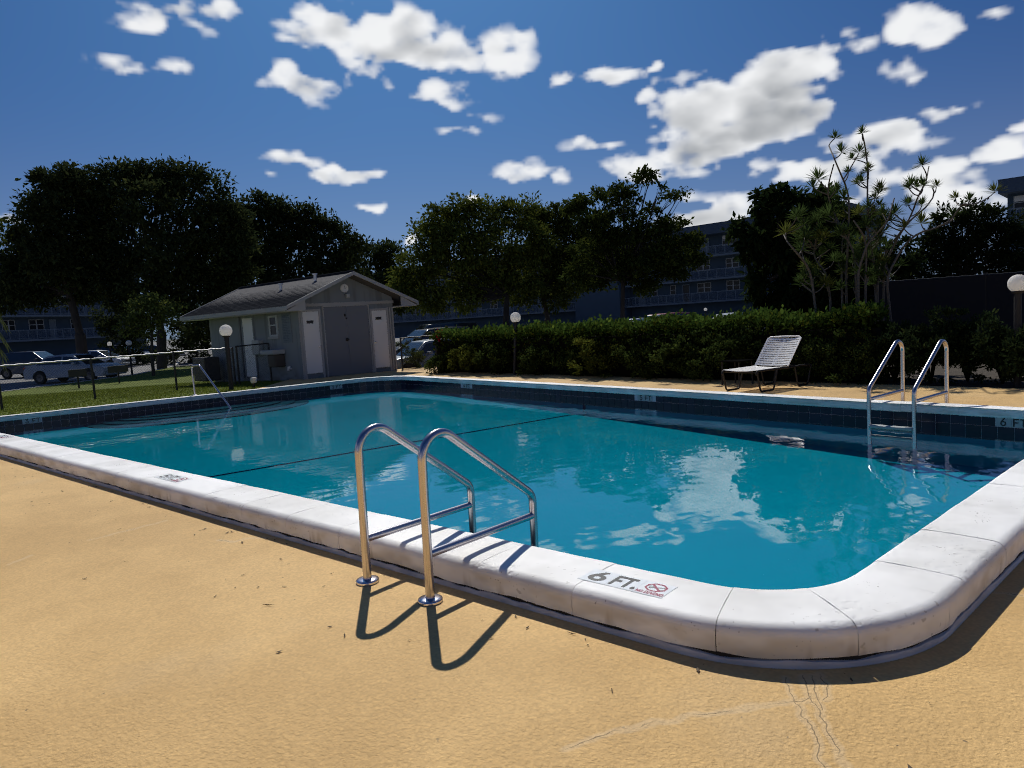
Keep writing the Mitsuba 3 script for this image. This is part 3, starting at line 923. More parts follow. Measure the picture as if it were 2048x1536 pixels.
def gable(u0, u1, zb, w0, w1, top=None):
    p = [(u0, zb), (u1, zb), (u1, EV), ((u0 + u1) / 2, RG), (u0, EV)]
    v = np.array([[u, w, z] for w in (w0, w1) for u, z in p]); n = 5
    f = [[0, 1, 2], [0, 2, 3], [0, 3, 4], [5, 7, 6], [5, 8, 7], [5, 9, 8]]
    for i in range(n):
        j = (i + 1) % n
        f += [[i, i + n, j + n], [i, j + n, j]]
    return v, np.array(f)


wl = part(hut, 'wall', H(gable(0, HW, -.3, 0, HL)), 'wall_house')
# board battens on the front
for u in (.03, .10, 2.98, 3.05, 3.15):
    part(wl, 'batten', H(box(u - .018, u + .018, -.022, .002, 0, 2.1)), 'trim_house')
part(wl, 'header_board', H(box(-.02, HW + .02, -.035, .002, 2.22, 2.31)), 'trim_house')
RO, RF, RB, ov = .60, .46, .85, .58                                # roof overhangs
slope = (RG - EV) / (HW / 2)


def roof_z(u):
    return RG - slope * abs(u - HW / 2)



roof = part(hut, 'roof', H((lambda p: (np.array([[u, w, z] for w in (-RF, HL + RB) for u, z in p]), np.array([[0, 1, 4], [1, 5, 4]] + [[a, a + 6, (a + 1) % 6 + 6] for a in range(6)] + [[a, (a + 1) % 6 + 6, (a + 1) % 6] for a in range(6)] + [[0, 5, 4], [1, 4, 3], [1, 3, 2], [6, 10, 11], [6, 7, 10], [7, 9, 10], [7, 8, 9]])))
    ([(-ov, roof_z(-ov) - .0), (HW / 2, RG + .0), (HW + ov, roof_z(HW + ov)), (HW + ov, roof_z(HW + ov) + .07), (HW / 2, RG + .09), (-ov, roof_z(-ov) + .07)])), 'roof_felt')
# shingle courses, stepped, on both slopes
ms = []
nrow = 19
rr = np.random.default_rng(4)
for sgn in (-1, 1):
    for k in range(nrow):
        t0, t1 = k / nrow, (k + 1) / nrow
        half = HW / 2 + ov
        u0, u1 = HW / 2 + sgn * half * (1 - t0), HW / 2 + sgn * half * (1 - t1) - sgn * .02
        z0, z1 = roof_z(u0) + .071 + .013, roof_z(u1) + .074
        cuts = np.append(np.arange(-RF - .02 - rr.random() * .3, HL + RB + .02, .33), HL + RB + .02)
        for a, b in zip(cuts[:-1], cuts[1:]):
            a, b = max(a, -RF - .02) + .004, b - .004
            if b < a: continue
            dz = rr.random() * .003
            v = np.array([[u0, a, z0 + dz], [u0, b, z0 + dz], [u1, b, z1], [u1, a, z1], [u0, a, z0 - .013], [u0, b, z0 - .013]])
            f = np.array([[0, 3, 2], [0, 2, 1], [4, 0, 1], [4, 1, 5], [4, 3, 0], [1, 2, 5]])
            ms.append((v, f if sgn < 0 else f[:, ::-1]))
part(roof, 'shingle', H(join(ms)), 'shingle', kind='stuff')
part(roof, 'ridge_cap', H(tube([(HW / 2, -RF - .02, RG + .10), (HW / 2, HL + RB + .02, RG + .10)], .05, 8)), 'shingle')
for sgn in (-1, 1):
    ue = HW / 2 + sgn * (HW / 2 + ov)
    part(roof, 'eave_board', H(box(min(ue, ue + sgn * .03), max(ue, ue + sgn * .03), -RF - .03, HL + RB, roof_z(ue) - .045, roof_z(ue) + .083)), 'trim_house')
    for w0 in (-RF - .045, HL + RB):
        p = [(ue, roof_z(ue) - .01), (HW / 2, RG + .0), (HW / 2, RG + .112), (ue, roof_z(ue) + .098)]
        v = np.array([[u, w, z] for w in (w0, w0 + .035) for u, z in p])
        f = [[0, 1, 2], [0, 2, 3], [4, 6, 5], [4, 7, 6]] + [x for i in range(4) for x in ([i, i + 4, (i + 1) % 4 + 4], [i, (i + 1) % 4 + 4, (i + 1) % 4])]
        part(roof, 'barge_board', H((v, np.array(f))), 'trim_house')
    # boxed eave return below the slope at the front
    u0, u1 = (ue + .02, .0) if sgn < 0 else (HW, ue - .02)
    p = [(u0, roof_z(u0) - .015), (u1, roof_z(u1) - .015), (u1 if sgn < 0 else u0, roof_z(ue) - .10), (u0 if sgn < 0 else u1, roof_z(ue) - .10)]
    part(roof, 'soffit', H(box(min(u0, u1), max(u0, u1), -RF, HL + RB - .05, roof_z(ue) - .072, roof_z(ue) - .05)), 'trim_house')
    zlo = roof_z(ue) - .05
    v = np.array([[u, w, z] for w in (-RF + .0, -RF + .03) for u, z in ((ue, zlo), (HW / 2 + sgn * HW / 2, zlo), (HW / 2 + sgn * HW / 2, EV + .0), )])
    part(roof, 'eave_return', H((v, np.array([[0, 1, 2], [3, 5, 4], [0, 3, 4], [0, 4, 1], [1, 4, 5], [1, 5, 2], [2, 5, 3], [2, 3, 0]]))), 'trim_house')
# front doors
for u0, u1, z0, z1, hx, lab in ((.12, .62, .16, 2.06, .57, 'narrow white left door with small black plate'), (2.40, 2.91, .14, 2.00, 2.45, 'narrow white right door with small black plate')):
    d = part(hut, 'door', H(box(u0, u1, -.030, .01, z0, z1)), 'door_white', label=lab)
    part(d, 'frame', H(portal(u0, u1, z1 + .004, .066, -.045, .0)), 'trim_house')
    part(d, 'sill', H(box(u0 - .003, u1 + .003, -.06, .0, .0, z0 - .055)), 'board_grey')
    pu = (u0 + u1) / 2 - .03
    part(d, 'plate', H(box(pu - .105, pu + .105, -.037, -.0302, 1.70, 1.79)), 'ink_black')
    part(d, 'knob', frame(lathe([(0, 0), (.03, 0), (.03, .01), (.012, .015), (.012, .03), (.028, .045), (.026, .06), (0, .066)], 14), H((np.array([[hx, -.03, .98]]), np.array([[0, 0, 0]])))[0][0], HF, (0, 0, 1), -HS), 'chrome', smooth=50)
dd = part(hut, 'double_door', H(box(.80, 1.537, -.025, .01, .02, 2.18)), 'door_grey', label='wide grey double door in the middle of the front')
part(dd, 'leaf', H(box(1.543, 2.28, -.025, .01, .02, 2.18)), 'door_grey')
part(dd, 'frame', H(portal(.80, 2.28, 2.184, .035, -.045, .0)), 'trim_house')
part(dd, 'handle', frame(lathe([(0, 0), (.055, 0), (.055, .012), (.018, .02), (.018, .04), (.034, .055), (.03, .075), (0, .08)], 16), H((np.array([[1.50, -.025, 1.13]]), np.array([[0, 0, 0]])))[0][0], HF, (0, 0, 1), -HS), 'black_metal', smooth=50)
part(dd, 'hasp', H(join([box(1.46, 1.51, -.040, -.0252, 1.86, 1.94), box(1.50, 1.56, -.038, -.0252, 1.78, 1.82)])), 'black_metal')
clk = frame(lathe([(0, 0), (.13, 0), (.135, .02), (.12, .035), (.11, .03), (0, .03)], 24), H((np.array([[1.55, -.002, 2.75]]), np.array([[0, 0, 0]])))[0][0], HF, (0, 0, 1), -HS)
ck = solo('wall_clock', clk, 'door_white', smooth=40, label='small round white clock high in the gable of the pool house', cat='clock')
q = H((np.array([[1.55, -.036, 2.75]]), np.array([[0, 0, 0]])))[0][0]
part(ck, 'hands', frame(join([box(-.005, .005, 0, .075, 0, .003), box(0, .05, -.005, .005, 0, .003)]), q, HF, (0, 0, 1), -HS), 'ink_black')
fl_ = thing('security_light', 'small dark security light under the clock on the gable', 'wall light')
part(fl_, 'arm', H(tube([(1.56, 0, 2.55), (1.56, -.10, 2.55)], .018, 8)), 'black_metal')
part(fl_, 'head', H(rounded(1.51, 1.62, -.19, -.09, 2.44, 2.56, .02)), 'plastic_grey', smooth=40)
# the long side: local w along the wall, out of the wall = -u
sd_ = part(hut, 'door', H(box(-.03, .01, 2.68, 3.34, .07, 2.02)), 'door_white', label='pale side door behind the chain link gate')
part(sd_, 'frame', H((lambda m: (m[0][:, [1, 0, 2]], m[1][:, ::-1]))(portal(2.68, 3.34, 2.024, .066, -.045, .0))), 'wall_house')
part(sd_, 'knob', H(rounded(-.09, -.03, 2.74, 2.79, .95, 1.0, .015)), 'black_metal', smooth=40)
wd = part(hut, 'window', H(join([box(-.035, 0, 1.18, 1.245, 1.36, 2.03), box(-.035, 0, 1.615, 1.68, 1.36, 2.03), box(-.035, 0, 1.246, 1.614, 1.965, 2.03), box(-.035, 0, 1.246, 1.614, 1.36, 1.42), box(-.03, 0, 1.246, 1.614, 1.70, 1.74)])), 'window_frame', label='small window with white frame in the side wall')
part(wd, 'pane', H(box(-.012, 0, 1.246, 1.614, 1.42, 1.965)), 'dark_glass')
part(wd, 'sill', H(box(-.07, 0, 1.13, 1.73, 1.29, 1.355)), 'trim_house')
nb = solo('notice_board', H(box(-.025, -.001, .40, .90, 1.15, 2.05)), 'board_grey', label='tall grey rules board on the side wall near the corner', cat='notice board')
rn = np.random.default_rng(6)
part(nb, 'text_lines', H(join([box(-.0275, -.0245, .86 - .44 * rn.uniform(.55, 1), .86, z, z + .018) for z in np.arange(1.22, 1.98, .05)])), 'fascia_blue', kind='stuff')
part(hut, 'downpipe', H(tube([(-.05, 3.53, 2.1), (-.05, 3.53, .02)], .035, 8)), 'wall_house', smooth=True)
solo('meter_box', H(rounded(-.16, -.001, 2.16, 2.60, .80, 1.28, .02)), 'plastic_grey', smooth=40, label='pale meter box on the hut wall behind the fence gate', cat='meter box')
ft = thing('drinking_fountain', 'dark wall mounted drinking fountain on the hut side wall', 'drinking fountain')
part(ft, 'basin', H(rounded(-.42, -.001, .86, 1.62, .80, .95, .03)), 'plastic_grey', smooth=40)
part(ft, 'cabinet', H(rounded(-.34, -.001, .92, 1.34, .40, .799, .03)), 'sign_dark', smooth=40)
part(ft, 'spout', H(tube([(-.12, 1.5, .95), (-.12, 1.5, 1.03), (-.2, 1.48, 1.05)], .014, 8)), 'chrome', smooth=True)
sp = thing('water_tap', 'small white wall tap low on the hut side wall', 'tap')
part(sp, 'body', H(tube([(0, .62, .34), (-.09, .62, .34), (-.11, .62, .28)], .035, 10)), 'door_white', smooth=True)
part(sp, 'wheel', H(tube([(-.07, .62, .36), (-.07, .62, .41)], .05, 12)), 'door_white', smooth=40)
for k, (u_, w_, h_) in enumerate(((1.28, 1.08, .22), (.86, 2.4, .2))):
    v_ = thing('roof_vent', ('metal vent pipe beside the roof ridge', 'short vent pipe lower on the roof slope')[k], 'vent pipe', 'vent pipes on the hut roof')
    zb = roof_z(u_) + .05
    part(v_, 'pipe', H(tube([(u_, w_, zb), (u_, w_, zb + h_)], .045, 10)), 'galvanised', smooth=50)
    part(v_, 'cap', H(tube([(u_, w_, zb + h_), (u_, w_, zb + h_ + .05)], .075, 10)), 'galvanised', smooth=50)
hb = solo('planter_box', H(rounded(-.75, -.25, 4.7, 5.6, -.05, .78, .03)), 'sign_dark', label='dark bin box standing against the rear of the hut side wall', cat='bin')

# small garden light at the lawn edge
gl = thing('garden_light', 'small white topped garden light at the lawn corner before the hut', 'garden light')
g0 = gp(508.5, 774.5)
part(gl, 'stake', tube([g0 + [0, 0, -.05], g0 + [0, 0, .13]], .03, 8), 'black_metal', smooth=50)
part(gl, 'head', (lathe([(0, .12), (.06, .12), (.085, .16), (.085, .25), (.07, .27), (0, .275)], 16)[0] + g0, lathe([(0, .12), (.06, .12), (.085, .16), (.085, .25), (.07, .27), (0, .275)], 16)[1]), 'door_white', smooth=40)

# ---------------------------------------------------------------- chain link fences


def chain_fence(label, posts, rails, z0s, gate=None, mesh_d=.0024, dark_from=99):
    t = thing('chain_link_fence', label, 'fence')
    n = len(posts)
    wires = []
    for k, (p, zr) in enumerate(zip(posts, rails)):
        part(t, 'post', tube([(*p, z0s[k] - .1), (*p, zr + .02)], .030, 10), 'fence_black', smooth=50)
    for k in range(n - 1):
        a, b = np.array([*posts[k], rails[k]]), np.array([*posts[k + 1], rails[k + 1]])
        part(t, 'top_rail', tube([a, b], .021, 8), 'galvanised' if k < dark_from else 'fence_black', smooth=50)
        L = np.linalg.norm((b - a)[:2]); e = (b - a)[:2] / L
        h0, h1 = z0s[k] + .04, min(rails[k], rails[k + 1]) - .015
        pitch = .072
        hh = h1 - h0
        for s0 in np.arange(-hh, L + hh, pitch):
            for sg in (1, -1):
                q0, q1 = s0, s0 + sg * hh
                za, zb = h0, h1
                lo, hi = min(q0, q1), max(q0, q1)
                if hi < 0 or lo > L: continue
                pa, pb = [q0, za], [q1, zb]
                for P_, Q_ in ((pa, pb), (pb, pa)):
                    lim = 0 if P_[0] < 0 else L if P_[0] > L else None
                    if lim is not None:
                        f_ = (lim - P_[0]) / (Q_[0] - P_[0]); P_[:] = [lim, P_[1] + f_ * (Q_[1] - P_[1])]
                if math.hypot(pa[0] - pb[0], pa[1] - pb[1]) < .01: continue
                wires.append(tube([(*(a[:2] + e * pa[0]), pa[1]), (*(a[:2] + e * pb[0]), pb[1])], mesh_d, 3, caps=False))
    part(t, 'wire_mesh', join(wires), 'fence_black', kind='stuff')
    return t


chain_fence('black chain link fence with a bright top rail between lawn and cars', [(15.6, 14.6), (17.72, 12.88), (19.55, 11.6), (20.9, 9.95), (22.05, 8.65)], [1.06, 1.066, 1.069, 1.085, 1.097], [-.05, -.05, -.05, -.06, -.05])
chain_fence('black chain link gate closed beside the hut wall', [(22.12, 8.55), (22.66, 7.72)], [1.13, 1.16], [.02, .02], dark_from=0)
c0 = gp(796, 741)
chain_fence('short black chain link fence right of the hut before the pale cars', [(23.55, 3.62), (23.45, 2.45), (22.5, 1.55)], [1.05, 1.07, 1.0], [.0, .0, 0], dark_from=0)

# ---------------------------------------------------------------- globe lamps


def lamp(base, top, dia, label, r=.055, lean=(0, 0), post='black_metal'):
    t = thing('globe_lamp', label, 'lamp', 'globe lamps on black posts')
    b = np.array(base, float); c = np.array([b[0] + lean[0], b[1] + lean[1], top])
    e = c - [0, 0, dia * .42]
    part(t, 'post', tube([b - [0, 0, .1], e], r, 12), post, smooth=50)
    part(t, 'collar', (lathe([(0, 0), (r * 1.5, 0), (r * 1.7, .03), (r * 1.3, .06), (0, .06)], 16)[0] + e - [0, 0, .035], lathe([(0, 0), (r * 1.5, 0), (r * 1.7, .03), (r * 1.3, .06), (0, .06)], 16)[1]), post, smooth=50)
    th = np.linspace(-1.30, PI / 2, 20)
    g = lathe([(dia / 2 * math.cos(a), dia / 2 * math.sin(a)) for a in th], 28)
    part(t, 'globe', (g[0] + c, g[1]), 'globe_plastic', smooth=True)


def lamp_px(px, py, dep, dia, label, zb, r=.05, lean=(0, 0), **k):
    c = at(px, py, dep)
    lamp((c[0] - lean[0], c[1] - lean[1], zb), c[2], dia, label, r, lean, **k)


lamp_px(451.5, 661.5, 19.34, .335, 'white globe lamp on black post in the grass before the hut', -.02, .062)
lamp_px(1031, 635, 18.55, .28, 'white globe lamp on black post rising from the middle of the hedge', 0, .045, lean=(.05, -.12))
lamp_px(2036, 567, 10.6, .27, 'large white globe lamp cut by the right picture edge', -.02, .05)
lamp_px(219, 688, 46, .29, 'tiny left globe lamp far off between the parked cars', LOT, .05)
lamp_px(257.5, 686, 38, .30, 'small right globe lamp far off beside the parked cars', LOT, .05)
lamp_px(1411, 619, 62, .29, 'tiny globe lamp just above the hedge before the right building', LOT, .05)
lamp_px(1518.5, 604, 32, .30, 'small globe lamp above the hedge against the dark big leaved tree', LOT, .05)

# ---------------------------------------------------------------- sun lounger and side table
lg = thing('sun_lounger', 'white strapped sun lounger with raised back and dark frame on the far deck', 'sun lounger')
LO = np.array([12.015, -3.60]); lu = np.array([.545, -.838]); lw = np.array([-.72, -.66]); lw = lw / np.linalg.norm(lw)
LW = .63
Lp = lambda l, w, z: np.array([LO[0] + lu[0] * l + lw[0] * w, LO[1] + lu[1] * l + lw[1] * w, z])
for w in (0, LW):
    part(lg, 'side_rail', tube(dense(fillet([Lp(.0, w, .30), Lp(.02, w, .36), Lp(.9, w, .35), Lp(1.42, w, .36), Lp(1.50, w, .30)], [0, .05, .3, .06, 0], 6), .1), .016, 10), 'black_metal', smooth=60)
    for l0, l1 in ((.05, .52), (1.06, 1.47)):
        part(lg, 'leg', tube(dense(fillet([Lp(l0 - .03, w, .35), Lp(l0 + .05, w, .016), Lp(l1 - .08, w, .016), Lp(l1 + .03, w, .35)], [0, .05, .05, 0], 6), .08), .015, 10), 'black_metal', smooth=60)
for l in (.06, .86, 1.40):
    part(lg, 'cross_tube', tube([Lp(l, 0, .335), Lp(l, LW, .335)], .013, 8), 'black_metal', smooth=60)
HB = .87
ba = math.radians(50); BL = .64
Bp = lambda s, w, o=0: Lp(HB + s * math.cos(ba) - o * math.sin(ba), w, .37 + s * math.sin(ba) + o * math.cos(ba))
part(lg, 'back_frame', tube(dense(fillet([Bp(0, .02), Bp(BL, .02), Bp(BL, LW - .02), Bp(0, LW - .02)], [0, .06, .06, 0], 6), .1), .014, 10), 'strap_white', smooth=60)


def strap(f, s0, s1, sag):
    ws = np.linspace(.0, LW, 13)
    P_ = []
    for w in ws:
        o = -sag * (1 - (2 * w / LW - 1) ** 2)
        P_ += [f(s0, w, o + .016), f(s1, w, o + .016), f(s0, w, o + .011), f(s1, w, o + .011)]
    f_ = []
    for k in range(12):
        a = 4 * k; b = a + 4
        f_ += [[a, b, b + 1], [a, b + 1, a + 1], [a + 2, a + 3, b + 3], [a + 2, b + 3, b + 2], [a, a + 2, b + 2], [a, b + 2, b], [a + 1, b + 1, b + 3], [a + 1, b + 3, a + 3]]
    return np.array(P_), np.array(f_)


Sp = lambda s, w, o=0: Lp(s, w, .362 + o)
for k in range(12):
    s = .02 + k * (BL - .04) / 12
    part(lg, 'back_strap', strap(Bp, s, s + .036, .028), 'strap_white', smooth=30)
part(lg, 'back_spine', join([strap(lambda s, w, o=0: Bp(s, LW / 2 + (w / LW - .5) * .05, o - .006 - .028), .02, BL - .03, 0)]), 'strap_white')
for k in range(16):
    s = .03 + k * .0525
    part(lg, 'seat_strap', strap(Sp, s, s + .041, .022), 'strap_white', smooth=30)
st_ = thing('side_table', 'low dark side table behind the foot of the lounger', 'side table')
tp = at(1473, 727, 13.0)
C3 = np.array([12.98, tp[1], 0])
tb = rounded(-.22, .22, -.22, .22, .435, .455, .009)
part(st_, 'table_top', turn(tb, (C3[0], C3[1], 0), .6), 'table_black', smooth=40)
for k in range(4):
    a = .6 + PI / 4 + k * PI / 2
    part(st_, 'leg', tube([C3 + [.26 * math.cos(a), .26 * math.sin(a), .437], C3 + [.27 * math.cos(a), .27 * math.sin(a), 0]], .014, 8), 'black_metal', smooth=60)

# small dark sign boards by the kerb
for k, (px, py, dep, w_, lab) in enumerate(((155, 746, 29.2, .66, 'dark sign board on a short post before the white sedan'), (236, 738, 31.0, .8, 'second dark sign board on a post by the front of the white sedan'))):
    sg = thing('sign_board', lab, 'sign', 'small parking signs')
    c = at(px, py, dep)
    ex = np.array([.62, -.78])
    part(sg, 'board', frame(rounded(-w_ / 2, w_ / 2, -.02, .02, -.15, .15, .01), c, ex, (ex[1], -ex[0]) if False else (.78, .62)), 'sign_dark')
    part(sg, 'post', tube([(c[0] + .04, c[1] + .03, -.4), (c[0] + .04, c[1] + .03, c[2])], .035, 8), 'black_metal', smooth=50)

# ---------------------------------------------------------------- cars


def car(label, body, loc, ang, kind='sedan', L=4.75, W=1.82, rim='rim', zs=1.0):
    """Local x forward, y to the car's left, z up from the road."""
    t = thing('parked_car', label, 'car', 'parked cars beyond the pool')
    G = lambda m: turn((np.asarray(m[0]) * [1, 1, zs], m[1]), loc, ang)
    h = dict(sedan=(.92, 1.48), suv=(1.08, 1.72), van=(1.12, 1.95))[kind]
    hb, ht = h
    x0, x1 = -L / 2, L / 2
    if kind == 'sedan':
        top = [(x0, .62), (x0 + .05, .98), (x0 + .55, 1.03), (x0 + 1.15, hb + .03), (x1 - 1.45, hb), (x1 - .5, .86), (x1 - .06, .70), (x1, .48)]
        roofp = [(x0 + .42, hb), (x0 + 1.25, ht - .05), (x0 + 2.0, ht), (x0 + 2.75, ht - .06), (x1 - 1.05, hb - .05)]
    elif kind == 'suv':
        top = [(x0, .6), (x0 + .04, 1.05), (x0 + .25, hb), (x0 + 1.2, hb), (x1 - 1.4, hb), (x1 - .4, 1.0), (x1 - .05, .82), (x1, .5)]
        roofp = [(x0 + .10, hb), (x0 + .45, ht - .06), (x0 + 1.5, ht), (x0 + 2.7, ht - .05), (x1 - 1.15, hb - .04)]
    else:
        top = [(x0, .6), (x0 + .04, 1.05), (x0 + .15, hb), (x0 + 1.2, hb), (x1 - 1.2, hb), (x1 - .4, 1.02), (x1 - .05, .85), (x1, .5)]
        roofp = [(x0 + .06, hb), (x0 + .22, ht - .05), (x0 + 1.5, ht), (x0 + 3.1, ht - .06), (x1 - .95, hb - .05)]
    wx = (x0 + .92, x1 - .88); wr = .33
    low = Polygon(top + [(x1 - .05, .26), (x0 + .05, .28)])
    for w in wx:
        low = low.difference(Point(w, wr).buffer(wr + .06))
    def loft(poly, y, tum, z0, zt, inset=.05):
        xy = np.array(poly.segmentize(.22).exterior.coords)[:-1]
        ins = lambda z: tum * np.clip((z - z0) / max(zt - z0, .01), 0, 1)
        n = len(xy); c = xy.mean(0)
        rows = []
        for sgn in (-1, 1):
            yy = sgn * (y - ins(xy[:, 1]))
            q = xy + (c - xy) / (np.linalg.norm(xy - c, axis=1, keepdims=True) + 1e-6) * inset
            rows.append((np.c_[q[:, 0], yy, q[:, 1]], np.c_[xy[:, 0], yy - sgn * inset * 1.3, xy[:, 1]]))
        V = np.vstack([rows[0][0], rows[0][1], rows[1][1], rows[1][0]])
        i = np.arange(n); j = (i + 1) % n
        F = np.vstack([np.vstack([np.c_[k * n + i, k * n + j, (k + 1) * n + j], np.c_[k * n + i, (k + 1) * n + j, (k + 1) * n + i]]) for k in range(3)])
        tv, tf = trimesh.creation.triangulate_polygon(Polygon(rows[0][0][:, [0, 2]]), engine='earcut')
        near = np.argmin(((np.asarray(tv)[:, None] - rows[0][0][None, :, [0, 2]]) ** 2).sum(-1), 1)
        tf = near[np.asarray(tf)]
        return V, np.vstack([F, tf, tf[:, ::-1] + 3 * n])
    bd = part(t, 'body', G(loft(low, W / 2, .09, .55, hb, .05)), body, smooth=35)
    gh = Polygon(roofp + [(x1 - 1.3, hb - .12), (x0 + .5, hb - .12)])
    part(bd, 'roof', G(loft(gh, W / 2 - .09, .24, hb - .05, ht, .04)), body, smooth=35)
    # glass: side windows, windscreen and rear window as thin panes just proud of the body
    def sidewin(sg):
        sh = Polygon(roofp).buffer(-.085, join_style=2)
        xm = (x0 + x1) / 2 - .15
        out = []
        for g in (sh.intersection(shapely.box(-9, hb + .01, xm - .05, 9)), sh.intersection(shapely.box(xm + .05, hb + .01, 9, 9))):
            if g.is_empty: continue
            xy, tf = trimesh.creation.triangulate_polygon(g, engine='earcut')
            xy = np.asarray(xy); tf = np.asarray(tf)
            yy = sg * (W / 2 - .09 - .24 * np.clip((xy[:, 1] - hb + .05) / (ht - hb + .05), 0, 1) + .008)
            out.append((np.c_[xy[:, 0], yy, xy[:, 1]], tf if sg < 0 else tf[:, ::-1]))
        return out
    for sg in (-1, 1):
        for g in sidewin(sg):
            part(t, 'side_window', G(g), 'car_glass')
    def screen(a, b):
        d = np.array([b[0] - a[0], b[1] - a[1]]); nrm = np.array([-d[1], d[0]]); nrm /= np.linalg.norm(nrm)
        nrm *= np.sign(nrm[1]) * .012
        a = np.array(a) + d * .07 + nrm; b = np.array(b) - d * .06 + nrm
        wa, wb = W / 2 - .18, W / 2 - .36
        v = np.array([[a[0], -wa, a[1]], [a[0], wa, a[1]], [b[0], wb, b[1]], [b[0], -wb, b[1]]])
        return v, np.array([[0, 1, 2], [0, 2, 3]])
    part(t, 'windscreen', G(screen(roofp[4], roofp[3])), 'car_glass')
    part(t, 'rear_window', G(screen(roofp[0], roofp[1])), 'car_glass')
    for w in wx:
        for sg in (-1, 1):
            tyre = lathe([(wr * .62, -.10), (wr * .93, -.11), (wr, -.07), (wr, .07), (wr * .93, .11), (wr * .62, .10)], 24)
            ty = frame(tyre, (w, sg * (W / 2 - .13), wr), (1, 0, 0), (0, 0, 1), (0, -1 * sg, 0))
            wk = part(t, 'wheel', G(ty), 'rubber', smooth=40)
            disc = lathe([(0, .075), (wr * .2, .085), (wr * .24, .06), (wr * .6, .07), (wr * .64, .09)], 20)
            part(wk, 'rim', G(frame(disc, (w, sg * (W / 2 - .13), wr), (1, 0, 0), (0, 0, 1), (0, sg, 0))), rim, smooth=40)
    for sg in (-1, 1):
        part(t, 'headlight', G(rounded(x1 - .30, x1 - .025, min(sg * .48, sg * .82), max(sg * .48, sg * .82), .62 if kind == 'sedan' else .74, .76 if kind == 'sedan' else .90, .04)), 'lamp_glass', smooth=40)
        part(t, 'tail_light', G(rounded(x0 + .0, x0 + .2, min(sg * .5, sg * .84), max(sg * .5, sg * .84), .78, .93, .04)), 'tail_red', smooth=40)
        part(t, 'mirror', G(rounded(x1 - 1.72, x1 - 1.55, min(sg * (W / 2 - .04), sg * (W / 2 + .14)), max(sg * (W / 2 - .04), sg * (W / 2 + .14)), hb + .01, hb + .13, .03)), body, smooth=40)
    part(t, 'grille', G(rounded(x1 - .09, x1 - .012, -.42, .42, .42, .66, .03)), 'sign_dark')
    part(t, 'bumper', G(rounded(x1 - .22, x1 + .05, -W / 2 + .12, W / 2 - .12, .27, .43, .05)), body, smooth=40)
    return t


def car_at(label, body, px, py, dep, ang, kind, **k):
    c = at(px, py, dep)
    car(label, body, (c[0], c[1], LOT), math.radians(ang), kind, **k)


car_at('white sedan parked nearest the lawn with dark windows', 'car_white', 152, 748, 37.5, -97, 'sedan', L=4.65)
car_at('dark sport utility car with bright windscreen behind the white sedan', 'car_navy', 72, 724, 47, -95, 'suv', L=4.8)
car_at('silver sedan in the second row right of the dark car', 'car_silver', 197, 720, 53, -94, 'sedan')
car_at('black sport utility car in the second row behind the silver sedan', 'car_black', 243, 706, 60, -92, 'suv')
car_at('dark blue sedan far left of the tree trunk', 'car_navy', 312, 704, 68, -90, 'sedan')
car_at('black sedan whose windscreen shines right of the hut', 'car_black', 858, 690, 32.5, 128, 'suv', L=4.7)
car_at('large dark green van with roof rails behind the hedge end', 'car_green', 868, 676, 39, 118, 'van', L=5.2)
car_at('white low car behind the chain link right of the hut', 'car_white', 866, 722, 25.8, 122, 'sedan', L=4.4, zs=.92)
car_at('dark red car roof showing over the middle of the hedge', 'car_red', 1318, 652, 38, 128, 'suv')
car_at('white car roof showing over the hedge before the building', 'car_white', 1458, 655, 42, 128, 'sedan')
car_at('pale silver car roof left of the red car over the hedge', 'car_silver', 1265, 662, 44, 128, 'sedan')

# ---------------------------------------------------------------- plants


def leaf_mesh(P, D, N, length, width, fold=0.0):
    """Leaves at P along the unit vectors D, facing N: six-cornered blades of two halves."""
    S = np.cross(D, N); S /= np.linalg.norm(S, axis=1, keepdims=True) + 1e-9
    N = np.cross(S, D)
    L, W = length[:, None], width[:, None]
    a, tip = P, P + D * L
    m = P + D * L * .45
    l, r = m + S * W * .5 + N * W * fold, m - S * W * .5 + N * W * fold
    V = np.stack([a, r, tip, l], 1).reshape(-1, 3)
    k = np.arange(len(P))[:, None] * 4
    F = np.vstack([k + [0, 1, 2], k + [0, 2, 3]])
    return V, F


def oval_mesh(P, D, N, length, width):
    """Rounder leaves: eight corners."""
    S = np.cross(D, N); S /= np.linalg.norm(S, axis=1, keepdims=True) + 1e-9
    N = np.cross(S, D)
    L, W = length[:, None], width[:, None]
    rows = [(0, 0, 0), (.28, .42, .05), (.62, .46, .05), (1.0, 0, -.04), (.62, -.46, .05), (.28, -.42, .05)]
    V = np.stack([P + D * L * x + S * W * y + N * W * z for x, y, z in rows], 1).reshape(-1, 3)
    k = np.arange(len(P))[:, None] * 6
    F = np.vstack([k + [0, 2, 1], k + [0, 3, 2], k + [0, 4, 3], k + [0, 5, 4]])
    return V, F


def unit(v):
    return v / (np.linalg.norm(v, axis=-1, keepdims=True) + 1e-9)


